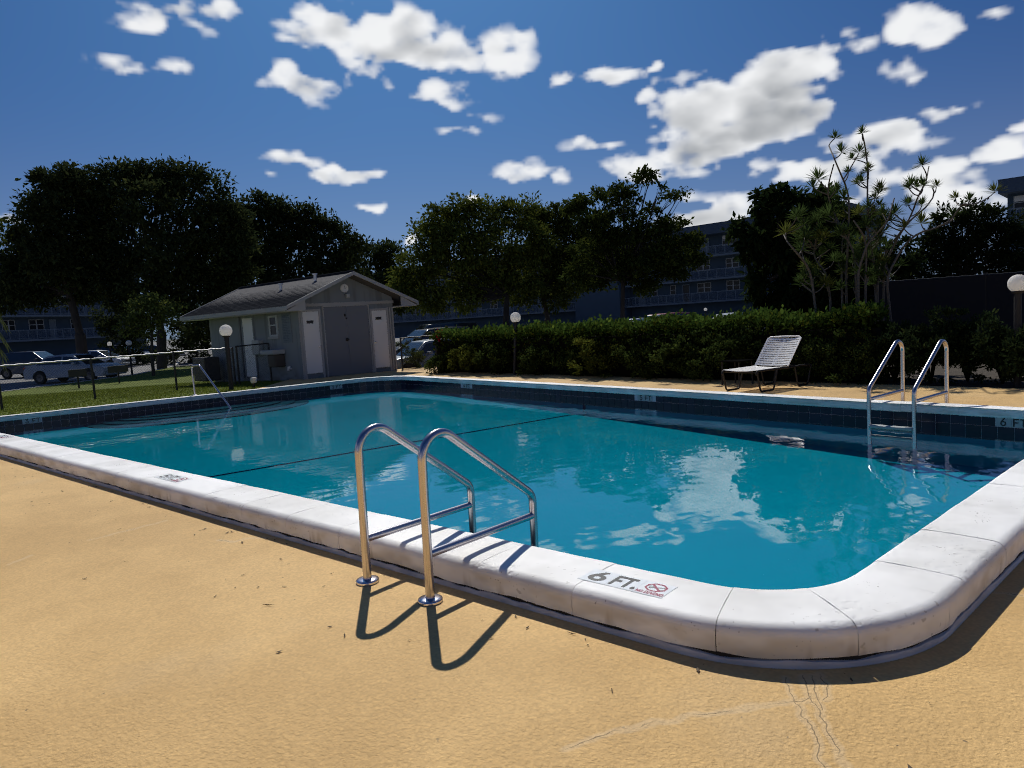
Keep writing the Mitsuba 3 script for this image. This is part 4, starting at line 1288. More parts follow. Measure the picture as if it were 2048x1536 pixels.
def crown(lobes, n, size, aspect, rng, colour, spread=.16, clump=.55, droop=.25, oval=False, shell=.5, keep=None):
    """Leaves clumped through the volume of the lobes [(centre, (rx, ry, rz))]."""
    C = np.array([c for c, r in lobes], float); R = np.array([np.broadcast_to(r, 3) for c, r in lobes], float)
    wgt = (R.prod(1)) ** (2 / 3); wgt /= wgt.sum()
    nc = max(8, int(n / 55))
    k = rng.choice(len(C), nc, p=wgt)
    d = unit(rng.normal(size=(nc, 3)))
    rad = 1 - shell * rng.random(nc) ** 1.6
    cc = C[k] + d * R[k] * rad[:, None] * (1 + spread * rng.normal(size=(nc, 1)))
    i = rng.integers(nc, size=n)
    sig = clump * rng.uniform(.5, 1.2, nc)
    P = cc[i] + unit(rng.normal(size=(n, 3))) * (rng.random((n, 1)) ** .5) * sig[i][:, None] * [1.55, 1.55, 1.0]
    if keep is not None:
        m = keep(P); P, i = P[m], i[m]; n = len(P)
    out = unit(P - C[k][i])
    D = unit(out * .7 + rng.normal(size=(n, 3)) * .8 + [0, 0, -droop])
    N = unit(rng.normal(size=(n, 3)) * .6 + [0, 0, .9])
    L = size * rng.uniform(.65, 1.3, n)
    tone = (.72 + .56 * rng.random(nc))[i] * rng.uniform(.75, 1.3, n)
    col = np.asarray(colour) * tone[:, None] * (1 + (rng.random((n, 1)) ** 4) * [.9, .5, .1])
    if oval:
        V, F = oval_mesh(P, D, N, L, L * aspect); m = 6
    else:
        V, F = leaf_mesh(P, D, N, L, L * aspect); m = 4
    return V, F, np.repeat(col, m, 0)


def limbs(base, fork, lobes, r0, rng, bend=.3, ext=.18):
    out = []
    base, fork = np.asarray(base, float), np.asarray(fork, float)
    mid = (base + fork) / 2 + rng.normal(size=3) * [.12, .12, 0]
    tp = fillet([base - [0, 0, .3], mid, fork], [0, .8, 0], 5)
    out.append(tube(tp, np.linspace(r0 * 1.25, r0 * .8, len(tp)), 9))
    for c, r in lobes:
        c = np.asarray(c, float)
        m = fork + (c - fork) * .5 + rng.normal(size=3) * bend * .5 + [0, 0, -bend * .6]
        t = np.linspace(0, 1, 8)[:, None]
        p = (1 - t) ** 2 * fork + 2 * t * (1 - t) * m + t ** 2 * (c + (c - fork) * ext)
        out.append(tube(p, np.linspace(r0 * .55, r0 * .10, 8), 6))
        for _ in range(3):
            s = rng.uniform(.45, .9); q = (1 - s) ** 2 * fork + 2 * s * (1 - s) * m + s * s * c
            e = c + unit(rng.normal(size=3)) * np.broadcast_to(r, 3) * .6
            out.append(tube([q, (q + e) / 2 + rng.normal(size=3) * .1, e], [r0 * .2, r0 * .12, r0 * .04], 5))
    return join(out)


def tree(base_name, label, cat, group, base, fork, lobes, n, size, aspect, seed, colour, r0=.2, mat_='leaf_tree', ext=-.12, **k):
    rng = np.random.default_rng(seed)
    t = thing(base_name, label, cat, group)
    part(t, 'trunk', limbs(base, fork, lobes, r0, rng, ext=ext), 'bark', smooth=50)
    V, F, col = crown(lobes, n, size, aspect, rng, colour, **k)
    part(t, 'crown', (V, F), mat_, color=col)
    return t


def L_(dep, *blobs):
    """Crown lobes seen at depth dep: (px, py, radius in px, depth offset, flatten)."""
    out = []
    for b in blobs:
        x, y, r = b[:3]; dd = b[3] if len(b) > 3 else 0; fl = b[4] if len(b) > 4 else .85
        R = r * (dep + dd) / F_PX
        out.append((at(x, y, dep + dd), (R, R, R * fl)))
    return out


GT = 'trees beyond the pool'
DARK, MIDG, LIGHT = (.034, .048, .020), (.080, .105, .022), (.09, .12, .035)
g1 = at(168, 735, 44); g1[2] = LOT
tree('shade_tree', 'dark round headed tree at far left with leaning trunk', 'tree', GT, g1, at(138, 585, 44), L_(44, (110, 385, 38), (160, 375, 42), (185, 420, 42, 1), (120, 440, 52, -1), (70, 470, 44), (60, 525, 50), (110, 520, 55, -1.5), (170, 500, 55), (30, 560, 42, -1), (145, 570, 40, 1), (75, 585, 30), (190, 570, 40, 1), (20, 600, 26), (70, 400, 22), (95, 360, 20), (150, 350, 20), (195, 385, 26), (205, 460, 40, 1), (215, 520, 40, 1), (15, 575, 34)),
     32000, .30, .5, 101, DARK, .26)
lb = L_(43, (15, 455, 16), (4, 480, 14), (38, 440, 14), (35, 470, 10))
tree('shade_tree', 'thin leafy branch of a small tree at the left picture edge', 'tree', GT, (*at(-60, 735, 43)[:2], LOT), at(-30, 560, 43), lb, 420, .26, .5, 102, MIDG, .10)
g2 = at(323, 735, 44); g2[2] = -.25
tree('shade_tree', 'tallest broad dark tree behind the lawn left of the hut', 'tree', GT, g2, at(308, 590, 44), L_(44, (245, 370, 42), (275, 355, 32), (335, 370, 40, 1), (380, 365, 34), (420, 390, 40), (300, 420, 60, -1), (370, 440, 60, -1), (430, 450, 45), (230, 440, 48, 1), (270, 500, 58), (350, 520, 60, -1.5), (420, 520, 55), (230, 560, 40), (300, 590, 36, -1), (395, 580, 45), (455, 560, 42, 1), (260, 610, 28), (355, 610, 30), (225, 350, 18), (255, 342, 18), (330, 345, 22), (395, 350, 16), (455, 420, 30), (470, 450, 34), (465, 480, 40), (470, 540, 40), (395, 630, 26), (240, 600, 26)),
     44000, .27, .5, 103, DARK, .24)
g3 = at(540, 700, 52); g3[2] = LOT
tree('shade_tree', 'dark tree filling the sky gap behind the hut roof', 'tree', GT, g3, at(540, 600, 52), L_(52, (490, 440, 38), (545, 430, 34), (510, 490, 50), (580, 455, 36), (630, 460, 38), (600, 510, 50), (665, 480, 32), (540, 550, 50), (640, 545, 45), (470, 530, 45), (690, 525, 32, 1), (700, 570, 34), (590, 590, 40), (480, 590, 35), (470, 415, 26), (520, 405, 24), (570, 425, 24), (610, 425, 22), (650, 440, 22), (690, 470, 20), (715, 495, 18), (430, 560, 36), (430, 620, 36), (470, 650, 34), (400, 660, 30)),
     34000, .32, .5, 104, (.034, .048, .019), .24)
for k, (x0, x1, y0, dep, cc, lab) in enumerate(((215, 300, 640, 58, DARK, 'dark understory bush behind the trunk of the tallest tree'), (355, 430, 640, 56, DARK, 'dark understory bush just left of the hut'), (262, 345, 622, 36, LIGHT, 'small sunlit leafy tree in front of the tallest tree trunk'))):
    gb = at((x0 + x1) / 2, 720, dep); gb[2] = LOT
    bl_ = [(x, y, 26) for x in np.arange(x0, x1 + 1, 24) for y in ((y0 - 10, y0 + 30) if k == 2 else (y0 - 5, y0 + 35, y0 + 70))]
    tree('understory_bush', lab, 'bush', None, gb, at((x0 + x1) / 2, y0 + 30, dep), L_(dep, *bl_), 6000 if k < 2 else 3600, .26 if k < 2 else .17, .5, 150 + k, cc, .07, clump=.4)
g4 = at(712, 700, 62); g4[2] = LOT
tree('shade_tree', 'low far tree between the hut gable and the middle trees', 'tree', GT, g4, at(725, 600, 62), L_(62, (700, 510, 26), (745, 515, 28), (785, 510, 28), (760, 555, 36), (715, 560, 34), (800, 560, 30), (755, 600, 30), (810, 600, 26)), 9000, .36, .5, 105, (.034, .050, .018), .2)
g5 = at(1012, 690, 45); g5[2] = LOT
tree('shade_tree', 'wide mid green tree standing behind the hedge left of centre', 'tree', GT, g5, at(1014, 590, 45), L_(45, (885, 440, 36), (925, 425, 30), (975, 430, 36), (1030, 430, 36), (860, 480, 38), (910, 490, 50, -1), (980, 500, 55, -1), (1050, 480, 48), (840, 530, 42), (900, 550, 46), (970, 560, 48, 1), (1040, 550, 46), (820, 580, 30), (860, 595, 30), (800, 560, 18), (930, 600, 26)),
     30000, .27, .5, 106, MIDG, .22)
g6 = at(1093, 690, 48); g6[2] = LOT
tree('shade_tree', 'mid green tree with forked trunk behind the lamp and hedge', 'tree', GT, g6, at(1085, 585, 48), L_(48, (1075, 430, 28), (1110, 440, 34), (1150, 450, 32), (1100, 490, 46), (1160, 500, 42), (1080, 540, 40), (1140, 560, 44, 1), (1190, 540, 34), (1050, 590, 24), (1110, 600, 22)), 17000, .28, .5, 107, (.060, .080, .018), .18)
# the airy layered tree: flat pads of leaves on visible limbs
g7 = at(1249, 690, 36); g7[2] = LOT
pads = L_(36, (1165, 405, 24, 0, .45), (1205, 385, 20, 1, .45), (1250, 380, 26, 0, .4), (1290, 353, 22, 0, .35), (1320, 375, 16, -1, .35), (1345, 388, 24, 0, .4), (1240, 415, 30, 1, .5), (1180, 440, 32, -1, .6), (1310, 425, 20, 0, .5), (1345, 445, 24, 0, .45), (1285, 465, 34, 0, .6), (1220, 475, 40, -1, .7), (1170, 495, 36, 0, .7),
          (1340, 490, 36, 0, .55), (1380, 480, 22, 0, .6), (1300, 520, 40, -1, .6), (1240, 530, 42, 0, .7), (1375, 520, 22, 0, .6), (1345, 545, 26, 0, .6), (1290, 565, 30, 0, .6), (1200, 560, 32, 1, .6), (1385, 505, 20, 1, .6), (1160, 545, 28, 0, .7), (1395, 470, 20, 0, .5), (1400, 515, 16, 0, .6), (1145, 415, 16, 0, .5), (1270, 400, 14, 0, .4), (1365, 382, 12, 0, .4), (1302, 347, 14, 0, .4), (1265, 435, 22, 0, .5), (1320, 460, 26, 0, .5), (1200, 440, 26, 0, .6), (1275, 500, 34, 1, .6), (1225, 395, 20, 0, .4), (1215, 510, 34, 1, .7))
tree('layered_tree', 'airy tree with flat tiers of leaves before the right building', 'tree', None, g7, at(1246, 560, 36), pads, 22000, .21, .55, 108, (.040, .058, .014), .12, ext=-.05, clump=.34, shell=.8, spread=.08)
# the big leaved tree behind the dracaena
g8 = at(1560, 680, 20); g8[2] = LOT
tree('big_leaved_tree', 'dark tree with large drooping leaves left of the spiky plant', 'tree', None, g8, at(1570, 540, 20), L_(20, (1550, 385, 22), (1530, 405, 26), (1590, 400, 32), (1640, 410, 34), (1560, 440, 46), (1620, 460, 50), (1520, 480, 32), (1500, 505, 26), (1570, 510, 52), (1640, 520, 50), (1480, 455, 14), (1535, 560, 40), (1600, 580, 48), (1500, 575, 24), (1560, 610, 36), (1660, 590, 44), (1695, 440, 30, 1), (1700, 520, 40, 1)),
     13000, .26, .42, 109, (.017, .030, .010), .14, clump=.20, droop=.9)
drp = at(1475, 540, 19.5)
gx_ = at(1730, 640, 19); gx_[2] = LOT
tree('understory_bush', 'dark bush filling the space behind the stems of the spiky plant', 'bush', None, gx_, at(1730, 590, 19), L_(19, *[(x, y, 34) for x in (1670, 1715, 1760, 1800) for y in (510, 555, 600, 640)]), 9000, .17, .45, 153, (.014, .024, .009), .08, clump=.25)
g9 = at(1920, 640, 22); g9[2] = LOT
tree('bushy_tree', 'rounded fine leaved bush tree at right below the far roof', 'tree', None, g9, at(1920, 560, 22), L_(22, (1900, 435, 26), (1945, 430, 30), (1985, 440, 30), (2030, 455, 34), (1880, 470, 34), (1930, 480, 44), (1990, 490, 46), (2050, 500, 44), (1850, 520, 36), (1900, 530, 42), (1960, 540, 46), (2030, 550, 46), (1830, 560, 30), (1870, 570, 30), (1810, 545, 22)), 20000, .14, .42, 110, (.014, .022, .009), .14, clump=.22)
pm = thing('palm_frond', 'lit feathery palm frond end at the left picture edge', 'palm')
rng = np.random.default_rng(31)
ms, cs = [], []
for q0, q1 in (((-30, 610), (12, 655)), ((-35, 640), (14, 690)), ((-45, 600), (8, 730)), ((-50, 660), (10, 712))):
    a, b = at(*q0, 26), at(*q1, 26)
    for s in np.linspace(.1, 1, 26):
        p = a + (b - a) * s + [0, 0, .25 * math.sin(PI * s)]
        for sg in (-1, 1):
            d = unit((b - a) * .25 + np.array([0, -.10 * sg, -.16 - .1 * rng.random()]) * np.linalg.norm(b - a))
            V, F = leaf_mesh(p[None], d[None], unit(rng.normal(size=(1, 3)) + [0, 0, 1.]), np.array([.34]), np.array([.03])); ms.append((V, F))
fr = join(ms)
part(pm, 'frond', fr, 'leaf_tree', color=np.tile([.10, .12, .05], (len(fr[0]), 1)))
part(pm, 'trunk', tube([(*at(-60, 700, 26)[:2], -.3), at(-55, 600, 26)], .16, 9), 'bark')

# clipped hedge: dark core of branches, big bright leaves over it
HP = [np.array(p) for p in ((21.9, 1.75), (18.9, -.95), (16.2, -3.35), (13.9, -5.45), (12.6, -6.75))]


def along(P, n, rng):
    seg = np.array([np.linalg.norm(b - a) for a, b in zip(P[:-1], P[1:])]); cum = np.append(0, np.cumsum(seg))
    s = rng.random(n) * cum[-1]
    k = np.clip(np.searchsorted(cum, s) - 1, 0, len(seg) - 1)
    A, B = np.array(P)[k], np.array(P)[k + 1]
    return A + (B - A) * ((s - cum[k]) / seg[k])[:, None], s / cum[-1], unit(B - A)


hd = thing('hedge', 'long clipped green hedge along the far side of the deck', 'hedge')
rng = np.random.default_rng(41)
n = 46000
p, s, d = along(HP, n, rng)
nrm = np.c_[d[:, 1], -d[:, 0]]                                     # away from the pool
face = rng.random(n)
HT = 1.12 + .07 * s + .05 * np.sin(s * 40) + .06 * (meshkit.noise(np.c_[s * 60, s * 0, s * 0], 3) - .5)
w = np.where(face < .58, rng.normal(.0, .13, n), rng.uniform(-.1, .95, n))
z = np.where(face < .58, rng.uniform(.05, 1, n) * HT, HT + rng.normal(-.05, .07, n))
z = np.where(face > .85, rng.uniform(.3, 1, n) * HT, z)
P3 = np.c_[p + nrm * w[:, None], z]
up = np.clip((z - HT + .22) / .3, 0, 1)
D = unit(rng.normal(size=(n, 3)) * .8 + np.c_[-nrm * .5, .1 + 1.2 * up])
N = unit(rng.normal(size=(n, 3)) * .7 + np.c_[-nrm * .6, .6 + 0 * up])
L = rng.uniform(.065, .115, n)
V, F = oval_mesh(P3, D, N, L, L * .62)
tone = rng.uniform(.6, 1.35, (n, 1)) * (.75 + .5 * meshkit.noise(P3 * 2.2, 5)[:, None])
part(hd, 'leaves', (V, F), 'leaf_hedge', color=np.repeat(np.array([.052, .095, .018]) * tone * (.45 + .75 * up)[:, None] + np.array([.05, .03, 0]) * rng.random((n, 1)) ** 6, 6, 0))  # light painted into leaf colour: top leaves as sunlit, front leaves as shaded
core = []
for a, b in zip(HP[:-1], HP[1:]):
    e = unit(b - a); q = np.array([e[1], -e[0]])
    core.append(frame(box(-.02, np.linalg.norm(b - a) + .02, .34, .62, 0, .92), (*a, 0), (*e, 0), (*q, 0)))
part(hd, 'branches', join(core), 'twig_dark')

GS = 'shrubs in front of the hedge'


def shrub(px, dep, zt, rad, label, seed, colour=(.030, .050, .012), n=2600, size=.058, base='shrub', group=GS, oval=True, asp=.5):
    g = at(px, 750, dep); g[2] = -.02
    rng = np.random.default_rng(seed)
    t = thing(base, label, 'shrub', group)
    lobes = []
    for k in range(7):
        a = k * 2.4 + rng.random(); rr = rad * rng.uniform(.2, .55)
        lobes.append((g + [rr * math.cos(a), rr * math.sin(a), zt * rng.uniform(.28, .70)], (rad * .55, rad * .55, zt * .36)))
    part(t, 'stems', join([tube([g, g + (c - g) * [.4, .4, .6], c], [.02, .014, .007], 5) for c, r in lobes]), 'twig_dark')
    V, F, col = crown(lobes, n, size, asp, rng, colour, clump=.09, spread=.14, droop=-.3, oval=oval, shell=.75, keep=lambda P: P[:, 2] > .01)
    part(t, 'leaves', (V, F), 'leaf_hedge', color=col)


SH = [(893, 21.0, .72, .62, 'loose shrub at the left end of the hedge below the red plant'), (948, 20.0, .80, .75, 'yellowish shrub second from the left end of the hedge'), (1003, 19.2, .86, .70, 'dense shrub just left of the middle lamp post'),
      (1088, 18.1, .78, .72, 'low shrub just right of the middle lamp post'), (1150, 17.2, .82, .60, 'small shrub between the lamp post and the hedge middle'), (1212, 16.5, .92, .80, 'bright yellow green shrub in the middle of the hedge foot'), (1300, 15.5, .70, .62, 'low shrub spilling onto the deck in front of the hedge'),
      (1368, 14.9, .95, .85, 'large dense shrub left of the lounger foot'), (1440, 14.2, .90, .70, 'shrub right behind the side table'), (1520, 13.9, 1.05, .75, 'tall shrub behind the lounger back'), (1625, 13.0, .72, .65, 'low light tipped shrub at the right of the lounger'), (1700, 12.6, .95, .85, 'dark shrub left of the far ladder under the spiky plant')]
for k, (px, dep, zt, rad, lab) in enumerate(SH):
    c = (.062, .080, .016) if k in (1, 5) else (.036, .058, .016)
    shrub(px, dep - .1, zt * 1.12, rad * 1.15, lab, 200 + k, c, n=4200 if k < 6 else 6000, size=.070 if k < 6 else .060)
for k, (px, dep, zt, rad, lab) in enumerate(((1790, 12.2, 1.05, .85, 'dark shrub seen between the far ladder rails'), (1862, 11.6, .9, .7, 'dark shrub behind the right rail of the far ladder'), (1935, 11.6, 1.24, .75, 'tallest shrub with pointed leaves right of the far ladder'), (2005, 11.0, 1.02, .6, 'shrub against the right lamp post'), (2070, 10.4, .85, .5, 'shrub cut by the right picture edge'))):
    shrub(px, dep, zt, rad, lab, 230 + k, (.020, .034, .014), n=5000, size=.080, group='dark shrubs at the right', asp=.36)
shrub(862, 31, 1.35, 1.5, 'round grey green bush behind the hedge end near the green van', 250, (.05, .062, .04), n=3600, size=.10, base='bush', group=None)
shrub(836, 24.2, .85, .55, 'sunlit loose shrub at the end of the hedge beside the fence post', 251, (.045, .065, .016), n=1800, size=.06)
# red cordyline
ti = thing('red_plant', 'small plant with upright red leaves at the left end of the hedge', 'plant')
c = at(880, 700, 21.2); rng = np.random.default_rng(61)
part(ti, 'stem', tube([(c[0], c[1], 0), (c[0], c[1], .98)], .015, 6), 'twig_dark')
for k in range(9):
    a = k * 2.4
    V, F = oval_mesh(np.array([[c[0], c[1], .86 + .02 * k]]), unit(np.array([[.42 * math.cos(a), .42 * math.sin(a), .9]])), unit(np.array([[-math.cos(a), -math.sin(a), .5]])), np.array([.34]), np.array([.085]))
    part(ti, 'leaf', (V, F), 'leaf_hedge', color=np.tile([.34, .012, .025], (6, 1)))

# the many stemmed spiky plant: pale bare stems, each with its rosette of blades
dp = thing('spiky_plant', 'tall many stemmed plant with spiky leaf rosettes against the sky', 'plant')
rng = np.random.default_rng(77)
zpx = lambda x, y: (1548 + x / 4.096, 250 + y / 4.096)
MAIN = [[(835, 1700), (850, 1400), (850, 1250), (880, 1130), (950, 980), (1040, 880), (1120, 760), (1180, 580), (1245, 470), (1268, 340)], [(830, 1700), (845, 1260), (805, 1050), (768, 930), (765, 600), (768, 320), (742, 150), (725, 75)],
        [(745, 1700), (750, 1300), (758, 950), (700, 850), (650, 780)], [(470, 1700), (460, 1420), (430, 1210), (350, 1120), (320, 1040), (360, 940)], [(600, 1700), (590, 1250), (610, 900), (618, 660), (600, 520), (550, 410), (500, 290), (450, 170)],
        [(560, 1700), (555, 1200), (560, 950)], [(1000, 1700), (920, 1250), (1050, 1000), (1180, 880), (1310, 850), (1440, 790), (1540, 650)], [(400, 1700), (300, 1180), (180, 1040), (110, 960), (80, 900)], [(690, 1700), (690, 1200), (760, 980), (830, 900), (930, 800), (985, 600)],
        [(700, 1700), (660, 1050), (560, 860), (480, 700), (430, 540), (490, 320)], [(880, 1500), (900, 1150), (1000, 950), (1090, 800), (1240, 680), (1320, 570), (1300, 520)]]
ROS = [(725, 55, 48), (445, 125, 48), (490, 240, 62), (765, 180, 58), (720, 265, 38), (580, 295, 46), (575, 390, 44), (370, 420, 78), (735, 385, 44), (790, 335, 40), (690, 460, 62), (310, 500, 60), (540, 505, 50), (615, 490, 44), (930, 490, 60), (1010, 545, 58), (1080, 510, 50), (1120, 475, 60), (1190, 490, 66), (1265, 295, 62), (1305, 500, 46), (1545, 600, 60), (1450, 740, 58), (1335, 675, 50), (1245, 655, 46), (1200, 645, 58), (1160, 800, 70), (940, 625, 55), (850, 640, 55), (790, 570, 58), (745, 620, 50), (1080, 640, 60), (420, 580, 80), (520, 600, 78), (420, 730, 80), (80, 870, 72), (250, 900, 80), (330, 860, 80), (560, 860, 60), (650, 720, 70), (700, 830, 70), (820, 720, 60), (900, 800, 60), (1040, 700, 60), (450, 880, 70), (600, 960, 60), (700, 960, 50), (180, 1020, 60), (480, 1100, 60), (560, 1180, 60), (230, 1160, 52), (320, 1230, 52), (380, 1050, 60), (660, 1100, 55), (760, 800, 55), (1000, 840, 55), (880, 940, 55), (520, 760, 70), (290, 760, 70), (780, 1060, 50)]
DD = 14.0
for _ in range(75):
    ROS.append((rng.uniform(120, 1000), rng.uniform(700, 1330), rng.uniform(48, 72)))
nodes = []
for k, m in enumerate(MAIN):
    dd = DD + rng.uniform(-.8, .8)
    pts = [at(*zpx(x, y), dd + .12 * j * rng.uniform(-1, 1)) for j, (x, y) in enumerate(m)]
    pts[0][2] = -.02
    sm = fillet(pts, .6, 5)
    n_ = len(sm)
    part(dp, 'stem', tube(sm, np.linspace(.024, .012, n_), 8), 'stem_pale', smooth=True)
    nodes += [(np.array(q), k) for q in dense(sm, .15)]
NP = np.array([q for q, k in nodes])
for x, y, r in ROS:
    tipd = DD + rng.uniform(-.7, .7)
    c = at(*zpx(x, y + r * .28), tipd)
    dist = np.linalg.norm((NP - c) * [.25, 1, 1], axis=1) + np.where(NP[:, 2] < c[2] - .12, 0, 3)
    q = NP[np.argmin(dist)]
    c = c + [(q[0] - c[0]) * .6, 0, 0]
    if np.linalg.norm(c - q) > .08 and np.linalg.norm(c - q) < 2.5:
        m = (q + c) / 2 + [0, 0, -.12 * np.linalg.norm(c - q)] + rng.normal(size=3) * .03
        t = np.linspace(0, 1, 8)[:, None]
        part(dp, 'branch', tube((1 - t) ** 2 * q + 2 * t * (1 - t) * m + t * t * c, np.linspace(.013, .009, 8), 6), 'stem_pale', smooth=True)
    R = r / 4.096 * DD / F_PX * 1.5
    nl = 40
    th = rng.uniform(0, 2 * PI, nl); el = np.radians(rng.uniform(-12, 82, nl))
    Dv = np.c_[np.cos(th) * np.cos(el), np.sin(th) * np.cos(el), np.sin(el)]
    Nv = unit(np.c_[-np.cos(th) * np.sin(el), -np.sin(th) * np.sin(el), np.cos(el)] + rng.normal(size=(nl, 3)) * .15)
    Ln = R * rng.uniform(.75, 1.1, nl)
    V, F = leaf_mesh(np.repeat(c[None], nl, 0) + Dv * .012, Dv, Nv, Ln, Ln * .07 + .011, .25)
    tone = rng.uniform(.7, 1.3, (nl, 1))
    col = np.array([.055, .088, .026]) * tone if rng.random() < .75 else np.array([.11, .13, .030]) * tone
    part(dp, 'leaf_rosette', (V, F), 'leaf_spike', color=np.repeat(col, 4, 0))

# ---------------------------------------------------------------- apartment buildings


def px_on(px, P, d):
    """Metres along the line P + t d at which it crosses the picture column px."""
    r = ray(px, 640)
    q = np.linalg.solve(np.array([[r[0], -d[0]], [r[1], -d[1]]]), np.asarray(P[:2], float) - EYE[:2])
    return q[1]


class Block:
    """A walkway front: u along it, w out of it (0 = rail line, negative = towards the wall)."""

    def __init__(self, name, label, P, d, u0, u1, floors, roof, depth=11, sgn=1):
        self.t = thing(name, label, 'apartment building')
        self.P, self.d = np.array(P, float), np.array(d, float) / np.linalg.norm(d)
        self.o = np.array([self.d[1], -self.d[0]])
        if self.o @ self.P > 0: self.o = -self.o
        self.M = lambda m: frame(m, (self.P[0], self.P[1], 0), (*self.d, 0), (*self.o, 0))
        self.floors = floors
        t = self.t
        part(t, 'wall', self.M(box(u0, u1, -depth, -1.5, LOT - .3, roof[0] + .3)), 'wall_blue')
        for z in floors:
            part(t, 'walkway', self.M(box(u0 - .01, u1 + .01, -1.6, .06, z, z + .20)), 'slab_paint')
            rail = [box(u0, u1, -.03, .03, z + 1.16, z + 1.21), box(u0, u1, -.02, .02, z + .28, z + .31)]
            rail += [box(u, u + .05, -.025, .025, z + .2, z + 1.16) for u in np.arange(u0, u1, 1.1)]
            rail += [box(u, u + .014, -.01, .01, z + .31, z + 1.16) for u in np.arange(u0 + .12, u1, .11)]
            part(t, 'railing', self.M(join(rail)), 'rail_white', kind='stuff')
        rf = part(t, 'roof', self.M(box(u0 - .4, u1 + .4, -depth - .3, .55, roof[0], roof[1] - .05)), 'fascia_blue')
        part(rf, 'parapet_cap', self.M(box(u0 - .44, u1 + .44, -depth - .34, .59, roof[1] - .05, roof[1])), 'fascia_blue')

    def window(self, u0, u1, fl, z0=1.0, z1=2.15, two=False, blind=0):
        z = self.floors[fl] + .2 if fl >= 0 else LOT + .1
        f = .06
        bars = [box(u0, u0 + f, -1.5, -1.44, z + z0, z + z1), box(u1 - f, u1, -1.5, -1.44, z + z0, z + z1), box(u0 + f, u1 - f, -1.5, -1.44, z + z1 - f, z + z1), box(u0 + f, u1 - f, -1.5, -1.44, z + z0, z + z0 + f), box(u0 + f, u1 - f, -1.5, -1.445, z + (z0 + z1) / 2 - .03, z + (z0 + z1) / 2 + .03)]
        if two: bars.append(box((u0 + u1) / 2 - .06, (u0 + u1) / 2 + .06, -1.5, -1.438, z + z0, z + z1))
        k = part(self.t, 'window', self.M(join(bars)), 'window_frame')
        part(k, 'pane', self.M(box(u0 + f, u1 - f, -1.5, -1.48, z + z0 + f, z + z1 - f)), 'dark_glass')
        if blind: part(k, 'blind', self.M(box(u0 + f, u1 - f, -1.479, -1.462, z + z1 - blind, z + z1 - f)), 'door_white')

    def door(self, u0, u1, fl, m='slab_paint'):
        z = self.floors[fl] + .2
        k = part(self.t, 'door', self.M(box(u0 + .07, u1 - .07, -1.5, -1.46, z + .01, z + 2.05)), m)
        part(k, 'frame', self.M(join([box(u0, u0 + .07, -1.5, -1.43, z, z + 2.12), box(u1 - .07, u1, -1.5, -1.43, z, z + 2.12), box(u0 + .07, u1 - .07, -1.5, -1.43, z + 2.05, z + 2.12)])), 'rail_white')


PR, DR = np.array([81.0, -24.6]), np.array([.682, .731])
FL = [1.97, 4.53, 7.17]
uR0, uR1 = px_on(1700, PR, DR), px_on(715, PR, DR)
bd = Block('apartment_block', 'long pale blue four storey block with white railed walkways behind the trees', PR, DR, min(uR0, uR1), max(uR0, uR1), FL, (9.68, 10.85))
wall_P = PR + bd.o * -1.5
U = lambda x: px_on(1250 + x / 7.314, wall_P, DR)
for fl, kind, a, b in ((0, 'd', 220, 310), (0, 'w', 415, 492), (0, 'w', 682, 765), (0, 'D', 862, 965), (0, 'W', 1082, 1278), (0, 'W', 1505, 1700), (1, 'w', 672, 748), (1, 'd', 845, 950), (1, 'W', 1078, 1272), (1, 'W', 1505, 1690), (1, 'd', 300, 400), (2, 'd', 1160, 1270), (2, 'B', 1462, 1685), (2, 'W', 800, 1000), (2, 'w', 500, 590)):
    u0, u1 = sorted((U(a), U(b)))
    if kind in 'dD': bd.door(u0, u1, fl, 'slab_paint' if kind == 'd' else 'dark_glass')
    else: bd.window(u0, u1, fl, two=kind in 'WB', blind=.45 if kind == 'B' else 0)
for k in range(14):
    u = max(uR0, uR1) - 2.5 - k * 3.1
    if u < U(0): break
    for fl in (0, 1, 2):
        if k % 2: bd.door(u - .5, u + .45, fl)
        else: bd.window(u - .8, u + .8, fl, two=True)
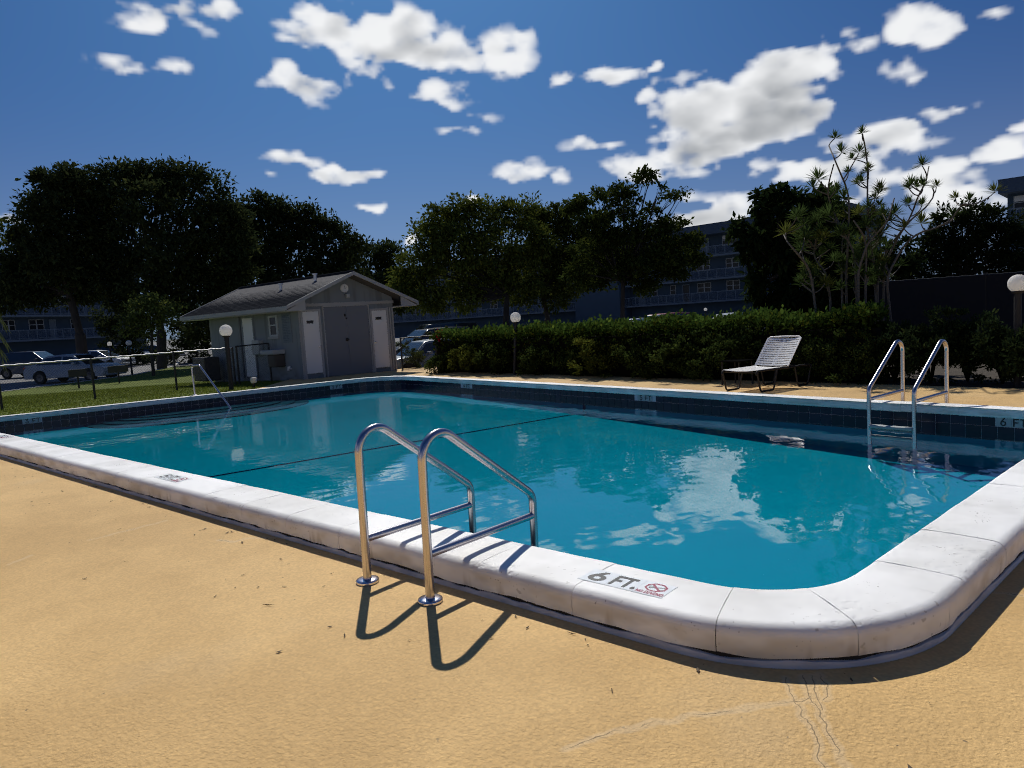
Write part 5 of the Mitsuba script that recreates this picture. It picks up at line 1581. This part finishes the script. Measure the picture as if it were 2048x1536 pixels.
# stair tower standing in front of the walkways
tw = sorted((px_on(1163, PR, DR), px_on(1252, PR, DR)))
part(bd.t, 'stair_tower', bd.M(box(tw[0], tw[1], -1.4, 1.2, LOT - .3, 9.6)), 'wall_blue')

b2u = sorted((px_on(1984, PR, DR), px_on(2160, PR, DR)))
b2 = Block('apartment_wing', 'corner of a pale apartment wing with dark blue parapet at the right edge', PR, DR, b2u[0], b2u[1] - .9, FL, (9.75, 10.95))
w0, w1 = sorted((px_on(2026, wall_P, DR), px_on(2075, wall_P, DR)))
b2.window(w0, w1, 2, 1.0, 2.2, two=True, blind=.5)

PL = at(100, 634, 78)[:2]; DL = np.array([.977, -.215])
bl = Block('apartment_house', 'pale blue apartment house with white railings at far left under the trees', PL, DL, -14, 16, [2.2, 4.79, 7.39], (9.9, 11.0))
wall_L = PL + bl.o * -1.5
for fl, kind, a, b in ((1, 'W', 50, 74), (1, 'd', 94, 104), (1, 'W', 120, 142), (0, 'W', 2, 28), (0, 'W', 56, 86), (0, 'd', 97, 110), (2, 'W', 40, 62), (2, 'd', 96, 108), (0, 'W', 140, 160), (1, 'd', 168, 178)):
    u0, u1 = sorted((px_on(a, wall_L, DL), px_on(b, wall_L, DL)))
    if kind == 'd': bl.door(u0, u1, fl)
    else: bl.window(u0, u1, fl, two=True)

# tall dark screen fence behind the right shrubs
sf = thing('screen_fence', 'tall dark screened fence behind the shrubs at the right', 'fence')
a, b = at(1752, 600, 17.0)[:2], at(2200, 600, 15.0)[:2]
e = (b - a) / np.linalg.norm(b - a); Ls = np.linalg.norm(b - a); q = np.array([e[1], -e[0]])
for k in range(int(Ls / 2.2) + 1):
    u = k * 2.2
    part(sf, 'post', frame(tube([(u, 0, -.3), (u, 0, 1.85)], .035, 8), (*a, 0), (*e, 0), (*q, 0)), 'fence_black', smooth=50)
    v1 = min(u + 2.19, Ls)
    part(sf, 'screen_panel', frame(box(u + .01, v1, .04, .05, -.2, 1.80), (*a, 0), (*e, 0), (*q, 0)), 'fence_screen')
part(sf, 'top_rail', frame(tube([(0, 0, 1.80), (Ls, 0, 1.80)], .018, 8), (*a, 0), (*e, 0), (*q, 0)), 'fence_black', smooth=50)
